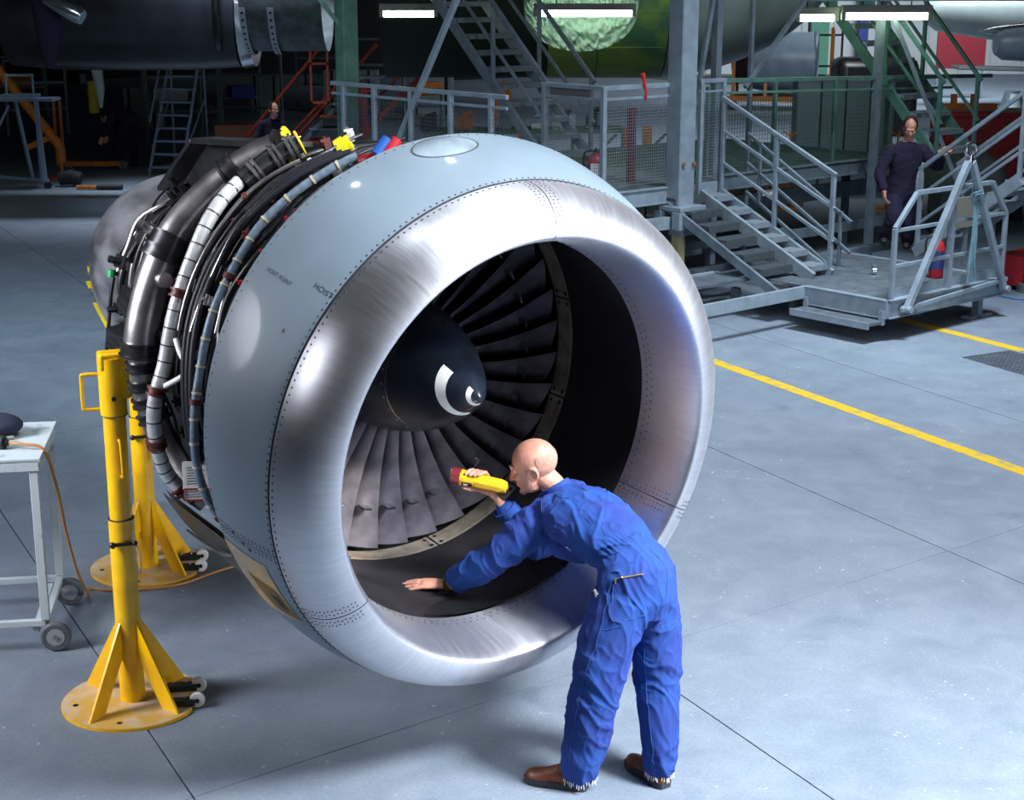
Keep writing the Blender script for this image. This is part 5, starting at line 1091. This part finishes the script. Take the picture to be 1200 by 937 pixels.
# right hand round the torch
T0, T1 = Vec((-.269, 7.0, 1.288)), Vec((-.024, 6.95, 1.246)); TA = (T1 - T0).normalized(); TR = .034
tn = Vec((0, 1, 0)); tn = (tn - TA * tn.dot(TA)).normalized(); tu = TA.cross(tn); tu = tu if tu.z > 0 else -tu
def tq(x, ang, r): return T0 + TA * x + (tn * cos(ang) + tu * sin(ang)) * r      # angle 0 is behind the torch, 90 deg on top
body.loft([[c + u * cos(2*PI*j/16) + v * sin(2*PI*j/16) for j in range(16)] for c, u, v in
    ((wrF, TA * .026, tn * .020), (wrF.lerp(tq(.14, -.6, .05), .5), TA * .030, tn * .018), (tq(.135, -.5, .052), TA * .040, tn * .016), (tq(.125, .25, .050), TA * .043, tn * .015), (tq(.115, .7, .047), TA * .038, tn * .012))])
for k, x in enumerate((.080, .101, .122, .141)):
    ln = (1.0, 1.06, 1.0, .88)[k]; ps = [tq(x + .01, .4, TR + .014), tq(x, 1.1, TR + .012), tq(x - .012, 1.1 + .75 * ln, TR + .010), tq(x - .022, 1.1 + 1.25 * ln, TR + .009)]
    rr = [.0105, .0098, .0090, .0076]; body.tube(ps, rr, 10)
    for q, r_ in zip(ps, rr): body.sph(q, r_, 10, 8)
ps = [wrF.lerp(tq(.14, -.6, .05), .6), tq(.115, -1.25, TR + .012), tq(.085, -1.75, TR + .012), tq(.058, -2.05, TR + .011)]; rr = [.015, .0135, .0115, .0095]; body.tube(ps, rr, 10)
for q, r_ in zip(ps, rr): body.sph(q, r_, 10, 8)
bodyo = remesh(body, 'body', M_skin, man, .0042, 2)
# coverall
cl = MB(); cw_ = (.165, .200, .195, .162, .180, .205, .185, .10); cdp = (.135, .160, .168, .128, .140, .140, .112, .085)
rings = []; tl = []
for i, c in enumerate(spine[:-1]):
    t = (spine[min(i+1, 7)] - spine[max(i-1, 0)]).normalized(); a = Lh.lerp(Ls, i / 7).normalized(); a = (a - t * a.dot(t)).normalized(); b = t.cross(a); rings.append((c, a * cw_[i], b * cdp[i]))
R2 = []
for i in range(len(rings) - 1):
    for k in range(4): f = k / 4; R2.append(ringv(*[rings[i][q].lerp(rings[i+1][q], f) for q in range(3)]))
R2.append(ringv(*rings[-1])); cl.loft(R2)
limb(cl, [hipN + Vec((.03, .02, -.02)), hipN.lerp(knN, .45), knN, knN.lerp(anN, .5), anN + Vec((0, 0, -.005))], [.142, .128, .112, .108, .088], 20)
limb(cl, [hipF + Vec((-.03, -.02, -.02)), hipF.lerp(knF, .45), knF, knF.lerp(anF, .5), anF + Vec((0, 0, -.005))], [.140, .120, .104, .094, .078], 20)
limb(cl, [shN + Vec((.05, .03, .0)), shN.lerp(elN, .4), elN, elN.lerp(wrN, .55), wrN + (elN - wrN).normalized() * .075], [.098, .090, .080, .074, .064], 20)
limb(cl, [shF + Vec((-.02, -.02, 0)), shF.lerp(elF, .5), elF, elF.lerp(wrF, .5), wrF + (elF - wrF).normalized() * .035], [.092, .082, .074, .066, .056], 20)
cl.sph(spine[6] + Vec((.0, -.0, .012)), (.13, .14, .09), 18, 12); cl.sph(shF.lerp(spine[5], .4) + Vec((0, 0, .01)), (.11, .11, .085), 16, 10); cl.sph(neck0 + Vec((.03, 0, -.02)), (.09, .10, .06), 16, 10)
cl.sph((.30, 6.80, 1.02), (.13, .12, .075), 18, 12)   # cloth hanging slack under the chest
waist = spine[3]; wt = (spine[4] - spine[2]).normalized()
def cloth_disp(p):
    w0 = noise.noise(p * 4); n1_ = noise.noise(Vec((p.x * 8 + p.z * 3, p.y * 8, p.z * 4 + w0))); n2_ = noise.noise(Vec((p.x * 26 + p.z * 9, p.y * 26, p.z * 9 + 5))); n3 = 1 - 2 * abs(noise.noise(Vec((p.x * 9 + 9, p.y * 9, p.z * 10 + p.x * 8))))
    q_ = Vec((p.x * 7 + p.z * 2.5, p.y * 7 - p.z * 2, p.z * 5.5 + w0 * 1.5)); rg = 1 - abs(noise.noise(q_)) * 2.4; rg = max(0, rg) ** 3; rg2 = max(0, 1 - abs(noise.noise(q_ * 2.1 + Vec((7, 3, 1)))) * 2.6) ** 3
    d = .004 * n1_ + .0022 * n2_ + .010 * rg + .005 * rg2 - .003
    w_ = (p - waist).dot(wt); g = math.exp(-(w_ / .035) ** 2)
    d += g * (.0035 * sin((p.dot(Lh) * 2.2 + p.z) * 130) - .012)
    for k_, s_ in ((knN, .11), (knF, .11)):
        q = (p - k_).length
        if q < .28: d += .004 * math.exp(-(q / .15) ** 2) * sin(p.z * 38 + p.x * 40 + 5 * n1_)
    for k_ in (elN, shN):
        q = (p - k_).length
        if q < .22: d += .0075 * math.exp(-(q / .13) ** 2) * sin((p - k_).dot(Vec((.8, .1, .6))) * 62 + 4 * n1_)
    for a_ in (anN, anF):
        if p.z < .34 and (Vec((p.x, p.y)) - a_.xy).length < .2: d += .003 * (1 - p.z / .34) * sin(p.z * 55 + p.x * 60 + 6 * n1_)
    return d
cov = remesh(cl, 'coverall', M_cloth, man, .0065, 3, cloth_disp)
bv = BVHTree.FromPolygons([v.co.copy() for v in cov.data.vertices], [tuple(p.vertices) for p in cov.data.polygons])
def near(p, off=.003):
    h = bv.find_nearest(Vec(p)); return h[0] + h[1] * off, h[1]
SEAMS = [('sleeve', [(0.078, 6.86, 1.234), (0.124, 6.8, 1.176), (0.167, 6.79, 1.11), (0.187, 6.8, 1.045)]), ('yoke', [(0.202, 6.84, 1.245), (0.307, 6.74, 1.181), (0.389, 6.66, 1.12), (0.458, 6.55, 1.076)]), ('waist_upper', [(0.373, 6.5, 1.074), (0.481, 6.45, 1.14), (0.588, 6.55, 1.175)]), ('waist_lower', [(0.383, 6.4, 1.029), (0.495, 6.38, 1.1), (0.603, 6.5, 1.134)]), ('pocket_left', [(0.412, 6.33, 1.033), (0.413, 6.31, 0.936), (0.421, 6.3, 0.842)]), ('pocket_bottom', [(0.421, 6.3, 0.842), (0.505, 6.3, 0.85), (0.588, 6.33, 0.849)]), ('pocket_right', [(0.588, 6.33, 0.849), (0.601, 6.34, 0.947), (0.612, 6.36, 1.049)]), ('side', [(0.38, 6.34, 1.025), (0.363, 6.31, 0.814), (0.324, 6.3, 0.688), (0.286, 6.31, 0.523), (0.255, 6.33, 0.31), (0.242, 6.34, 0.131)]), ('seat', [(0.611, 6.5, 1.122), (0.672, 6.45, 1.03), (0.661, 6.42, 0.915), (0.622, 6.42, 0.827)]), ('pocket2', [(0.382, 6.31, 0.806), (0.425, 6.3, 0.814), (0.469, 6.3, 0.822)]), ('inseamB', [(0.581, 6.47, 0.653), (0.592, 6.46, 0.452), (0.603, 6.4, 0.274), (0.616, 6.38, 0.118)])]
for nm, pts in SEAMS:
    c = [near(p, .0015)[0] for p in spline([Vec(p) for p in pts], .1, 8)[0]]; mb = MB(); mb.tube(c, .0016, 5)
    o = mb.build('seam', M_cloth2, cov, smooth=60)
def on_cov(name, pts, r, m, off=.004):
    c = [near(p, off)[0] for p in spline([Vec(p) for p in pts], .1, 6)[0]]; mb = MB(); mb.tube(c, r, 6); return mb.build(name, m, cov, smooth=60)
def patch_on(name, c, du, dv, w_, h, m, off=.004, n=6):
    du = Vec(du).normalized(); dv = Vec(dv).normalized(); mb = MB(); mb.v = [tuple(near(Vec(c) + du * (w_ * (i / n - .5)) + dv * (h * (j / n - .5)), off)[0]) for i in range(n + 1) for j in range(n + 1)]
    mb.f = [(i*(n+1)+j, (i+1)*(n+1)+j, (i+1)*(n+1)+j+1, i*(n+1)+j+1) for i in range(n) for j in range(n)]; return mb.build(name, m, cov, smooth=60)
on_cov('zip', [(0.423, 6.33, 1.041), (0.496, 6.33, 1.056), (0.57, 6.35, 1.057)], .0035, mat('brass_zip', (.50, .36, .16), .35, .8), .004)
q_, _ = near((0.423, 6.33, 1.041), .008); MB().box(q_ - Vec((0, 0, .012)), (.006, .004, .024)).build('zip_pull', mat('brass_zip', (0, 0, 0)), cov, smooth=0)
patch_on('white_logo_patch', (0.245, 6.66, 1.039), (.8, .1, -.4), (.3, 0, .9), .026, .024, M_white, .004)
patch_on('blue_emblem', (0.245, 6.66, 1.039), (.8, .1, -.4), (.3, 0, .9), .012, .010, M_bluet, .0055, 3)
patch_on('white_paper', (0.36, 6.42, 0.939), (.6, -.2, -.6), (.5, 0, .7), .045, .022, M_white, .008)
# frayed white hems
for a_, rr_ in ((anN, .090), (anF, .080)):
    mb = MB()
    for k in range(44):
        a = 2 * PI * k / 44; p = Vec((a_.x + rr_ * cos(a), a_.y + rr_ * sin(a), .05)); q, n_ = near(Vec((a_.x + rr_ * cos(a), a_.y + rr_ * sin(a), .045)), .002); mb.cyl(q, q - Vec((0, 0, .012 + .005 * (k % 3))) + n_ * .003, .0018, 4)
    mb.build('frayed_hem', M_white, cov, kind='stuff')
# collar, cuffs
nd = (hc0 - neck0).normalized(); mb = MB(); 
for k in range(2): pass
ca = Ls; cb = nd.cross(ca).normalized(); c0 = neck0 + nd * .012
rr_ = []
for h, w_ in ((-.03, .092), (.015, .082), (.062, .080), (.066, .073), (.01, .072)): rr_.append(ringv(c0 + nd * h + Vec((.008, 0, .0)), ca * w_, cb * w_))
mb.loft(rr_, cap=False); mb.build('collar', M_cloth, cov, smooth=60)
for w_, e_, r_ in ((wrN, elN, .066), (wrF, elF, .058)):
    d = (e_ - w_).normalized(); u = d.orthogonal().normalized(); v = d.cross(u); c = w_ + d * (.055 if r_ > .06 else .018); mb = MB(); mb.loft([ringv(c + d * h, u * (r_ + q), v * (r_ + q)) for h, q in ((.04, 0), (-.005, .002), (-.006, -.006), (.03, -.010))], cap=False); mb.build('cuff', M_cloth, cov, smooth=60)
for o in cov.children: o.matrix_parent_inverse = Matrix.Translation(man.location) @ Matrix.Translation(-man.location)
# hair stubble shell, eyes, watch, shoes
mb = MB(); q = lambda *v: hc0 + hf @ (Vec(v) * 1.04)
def shell(a, b):   # back and sides
    v = Vec((-cos(b) * cos(a), sin(a) * cos(b), sin(b))); return q(-.018 + .1032 * v.x, .0792 * v.y, .025 + .0942 * v.z)
patch(mb, shell, lin(-1.35, 1.35, 24), lin(-.80, .25, 12)); ho = mb.build('hair', M_hairg, man, smooth=80)
for y in (-1, 1):
    e = MB().sph(q(.0735, y * .029, -.003), .0105, 14, 10).build('eye', M_white, man, smooth=80); e.matrix_parent_inverse = Matrix.Translation(-man.location)
    MB().sph(q(.0815, y * .0295, -.003), .0042, 10, 6).build('iris', M_black, e)
    o = MB().tube([q(.091, y * .016, .026), q(.093, y * .034, .031), q(.082, y * .052, .026)], .004, 6).build('eyebrow', M_hairg, man); o.matrix_parent_inverse = Matrix.Translation(-man.location)
ho.matrix_parent_inverse = Matrix.Translation(-man.location)
d = (elN - wrN).normalized(); u = d.orthogonal().normalized(); v = d.cross(u); mb = MB(); c = wrN + d * .0
mb.loft([ringv(c + d * h, u * r_, v * r_) for h, r_ in ((-.012, .033), (-.012, .037), (.012, .037), (.012, .033))], cap=False, closed=True); wo = mb.build('wristwatch', mat('brass_watch', (.16, .11, .03), .35, .7, .5, 80), man); wo.matrix_parent_inverse = Matrix.Translation(-man.location)
mb = MB(); mb.cyl(c + Vec((0, -.01, .034)), c + Vec((0, -.012, .042)), .019, 18); mb.build('watch_case', M_blackm, wo)
shoe(man, (.335, 6.405, 0), (.062, 6.50, 0)); shoe(man, (.690, 6.415, 0), (.545, 6.655, 0))
for a_, t_ in ((anN, 1), (anF, 1)):
    o = MB().tube([a_ + Vec((0, 0, -.02)), a_ + Vec((0, 0, .04))], .045, 16).build('sock', M_rubber, man); o.matrix_parent_inverse = Matrix.Translation(-man.location)
# torch
TY = mat('torch_yellow', (.85, .50, .01), .4, 0, .12, 30)
to = thing('torch', 'yellow torch with dark red lens rim in the mechanic\'s raised hand', 'torch', T0)
mb = MB(); mb.tube([T0 * 0 + TA * .03, TA * .035, TA * .06, TA * .10, TA * .235, TA * .252], [.036, .038, .036, .031, .030, .026], 24); mb.build('body', TY, to, smooth=40)
mb = MB(); mb.tube([TA * -.012, TA * -.008, TA * .03, TA * .034], [.034, .040, .040, .036], 24); mb.build('lens_rim', mat('dark_red_rubber', (.16, .01, .015), .5), to, smooth=40)
MB().cyl(TA * -.014, TA * -.012, .033, 24).build('lens', M_tw, to); 
for k in range(10): 
    a = 2 * PI * k / 10; e = tn * cos(a) + tu * sin(a); MB().bar(TA * .11 + e * .031, TA * .23 + e * .030, .003, .004, up=e).build('grip_ridge', TY, to, smooth=0)
e = (-tn * .85 - tu * .5).normalized(); MB().bar(TA * .045 + e * .035, TA * .095 + e * .032, .018, .012, up=e).build('switch', M_black, to, bevel=.003); MB().bar(TA * .055 + e * .041, TA * .075 + e * .040, .008, .006, up=e).build('switch_button', M_tan, to, bevel=.001)
MB().cyl(TA * .2505, TA * .258, .012, 10).build('tail_ring', TY, to)

tl = bpy.data.lights.new('torch_beam', 'SPOT'); tl.energy = 45; tl.spot_size = R(62); tl.spot_blend = .9; tl.shadow_soft_size = .03; tl.color = (1, .86, .66)
tlo = bpy.data.objects.new('torch_beam', tl); COL.objects.link(tlo); tlo.location = T0 - TA * .03; tlo.rotation_euler = (-TA + Vec((-.1, .25, -.75))).to_track_quat('-Z', 'Y').to_euler()

# --- figures in the background
def figure(label, base, J, m=M_purple, hairm=M_dkhair, s=1.0, vox=.010):
    t = thing('person', label, 'person', base); B = MB(); C_ = MB(); g = {k: Vec(v) for k, v in J.items()}
    inv = Matrix.Translation(-Vec(base)); up = (g['neck'] - g['pelvis']).normalized(); lat = (g['shL'] - g['shR']).normalized(); lat = (lat - up * lat.dot(up)).normalized(); fw = lat.cross(up).normalized()
    if fw.dot(g['face']) < 0 and not J.get('back'): fw = -fw
    ch = g['pelvis'].lerp(g['neck'], .62)
    for mb, k in ((B, .78), (C_, 1.0)):
        mb.loft([ringv(c, lat * w_ * k * s, fw * d_ * k * s) for c, w_, d_ in ((g['pelvis'] - up * .10, .15, .12), (g['pelvis'], .185, .145), (g['pelvis'].lerp(g['neck'], .3), .165, .125), (ch, .205, .135), (g['pelvis'].lerp(g['neck'], .88), .19, .11), (g['neck'], .09, .075))])
        for a in ('L', 'R'):
            limb(mb, [g['hip' + a], g['kn' + a], g['an' + a]], [x * k * s for x in (.115, .09, .075)]); w2_ = g['wr' + a] if mb is B else g['wr' + a].lerp(g['el' + a], .15)
            limb(mb, [g['sh' + a], g['el' + a], w2_], [x * (k if mb is C_ else .62) * s for x in (.085, .066, .052)])
    fr_ = frame(g['face'], g.get('up', Vec((0, 0, 1)))); limb(B, [g['neck'] - up * .03, g['head'] - fr_ @ Vec((.02, 0, .05))], [.062, .058]); head(B, g['head'], fr_, 1.0)
    for a in ('L', 'R'):
        F = g['hd' + a]; hand(B, g['wr' + a], F, g.get('hn', Vec((0, 0, 1))), lat.cross(F) if abs(lat.dot(F)) < .9 else fw, (.5, .5, .5, .5))
    bo = remesh(B, 'body', M_skin, t, .007, 1); co = remesh(C_, 'coverall', m, t, vox, 2, lambda p: .012 * noise.noise(p * 9) + .006 * noise.noise(p * 22))
    mb = MB(); hcn = g['head']
    def sh_(a, b): v = Vec((-cos(b) * cos(a), sin(a) * cos(b), sin(b))); return hcn + fr_ @ Vec((-.016 + .112 * v.x, .088 * v.y, .03 + .105 * v.z))
    patch(mb, sh_, lin(-2.1, 2.1, 24), lin(-.7, PI / 2, 12)); h = mb.build('hair', hairm, t, smooth=80); h.matrix_parent_inverse = inv
    for a in ('L', 'R'):
        q = g['an' + a]; f2 = Vec((g['toe' + a].x, g['toe' + a].y, 0)) if ('toe' + a) in g else fw; f2 = Vec((f2.x, f2.y, 0)).normalized(); zb = q.z - .08
        mb = MB(); mb.sph(q + f2 * .05 - Vec((0, 0, .04)), (.13, .048, .045), 16, 8, frame(f2, (0, 0, 1))); o = mb.build('shoe', M_rubber, t); o.matrix_parent_inverse = inv
    return t
figure('person in dark purple coverall coming down the right dock stairs holding the handrail', (4.68, 18.75, .42), dict(
    head=(4.68, 18.75, 1.86), neck=(4.68, 18.80, 1.69), pelvis=(4.63, 18.82, 1.08), shL=(4.86, 18.85, 1.58), shR=(4.46, 18.75, 1.58), elL=(5.04, 18.78, 1.40), wrL=(5.01, 18.62, 1.58), elR=(4.34, 18.66, 1.34), wrR=(4.36, 18.50, 1.14),
    hipL=(4.74, 18.84, 1.02), hipR=(4.54, 18.80, 1.02), knL=(4.73, 18.72, .76), knR=(4.50, 18.55, .84), anL=(4.74, 18.80, .50), anR=(4.44, 18.68, .58), face=(-.15, -.85, -.5), hdL=(.3, -.6, .3), hdR=(0, -.3, -1), toeL=(-.3, -1, 0), toeR=(-.3, -1, 0)))
figure('person in dark clothes bending down left of the step ladder', (-7.6, 31, 0), dict(
    head=(-7.86, 30.9, 1.0), neck=(-7.75, 31, 1.10), pelvis=(-7.45, 31.1, .98), shL=(-7.70, 30.82, 1.08), shR=(-7.66, 31.2, 1.08), elL=(-7.80, 30.8, .80), wrL=(-7.92, 30.75, .62), elR=(-7.78, 31.2, .80), wrR=(-7.92, 31.1, .62),
    hipL=(-7.5, 31.0, .9), hipR=(-7.42, 31.2, .9), knL=(-7.64, 30.98, .5), knR=(-7.42, 31.2, .5), anL=(-7.74, 31, .08), anR=(-7.42, 31.2, .08), face=(-.8, 0, -.6), up=(-.4, 0, .9), hdL=(-.3, 0, -1), hdR=(-.3, 0, -1), toeL=(-1, 0, 0), toeR=(-1, 0, 0)), vox=.014)
figure('person in dark blue coverall standing behind the red handrails', (-4.3, 28.5, 0), dict(
    head=(-4.22, 28.4, 1.33), neck=(-4.26, 28.5, 1.17), pelvis=(-4.32, 28.55, .62), shL=(-4.10, 28.45, 1.06), shR=(-4.46, 28.5, 1.06), elL=(-4.02, 28.4, .80), wrL=(-4.08, 28.25, .60), elR=(-4.55, 28.45, .80), wrR=(-4.50, 28.3, .60),
    hipL=(-4.22, 28.55, .58), hipR=(-4.42, 28.55, .58), knL=(-4.2, 28.5, .33), knR=(-4.42, 28.5, .33), anL=(-4.2, 28.55, .08), anR=(-4.42, 28.55, .08), face=(.6, -.8, 0), hdL=(0, -.3, -1), hdR=(0, -.3, -1)), s=.95, vox=.014)
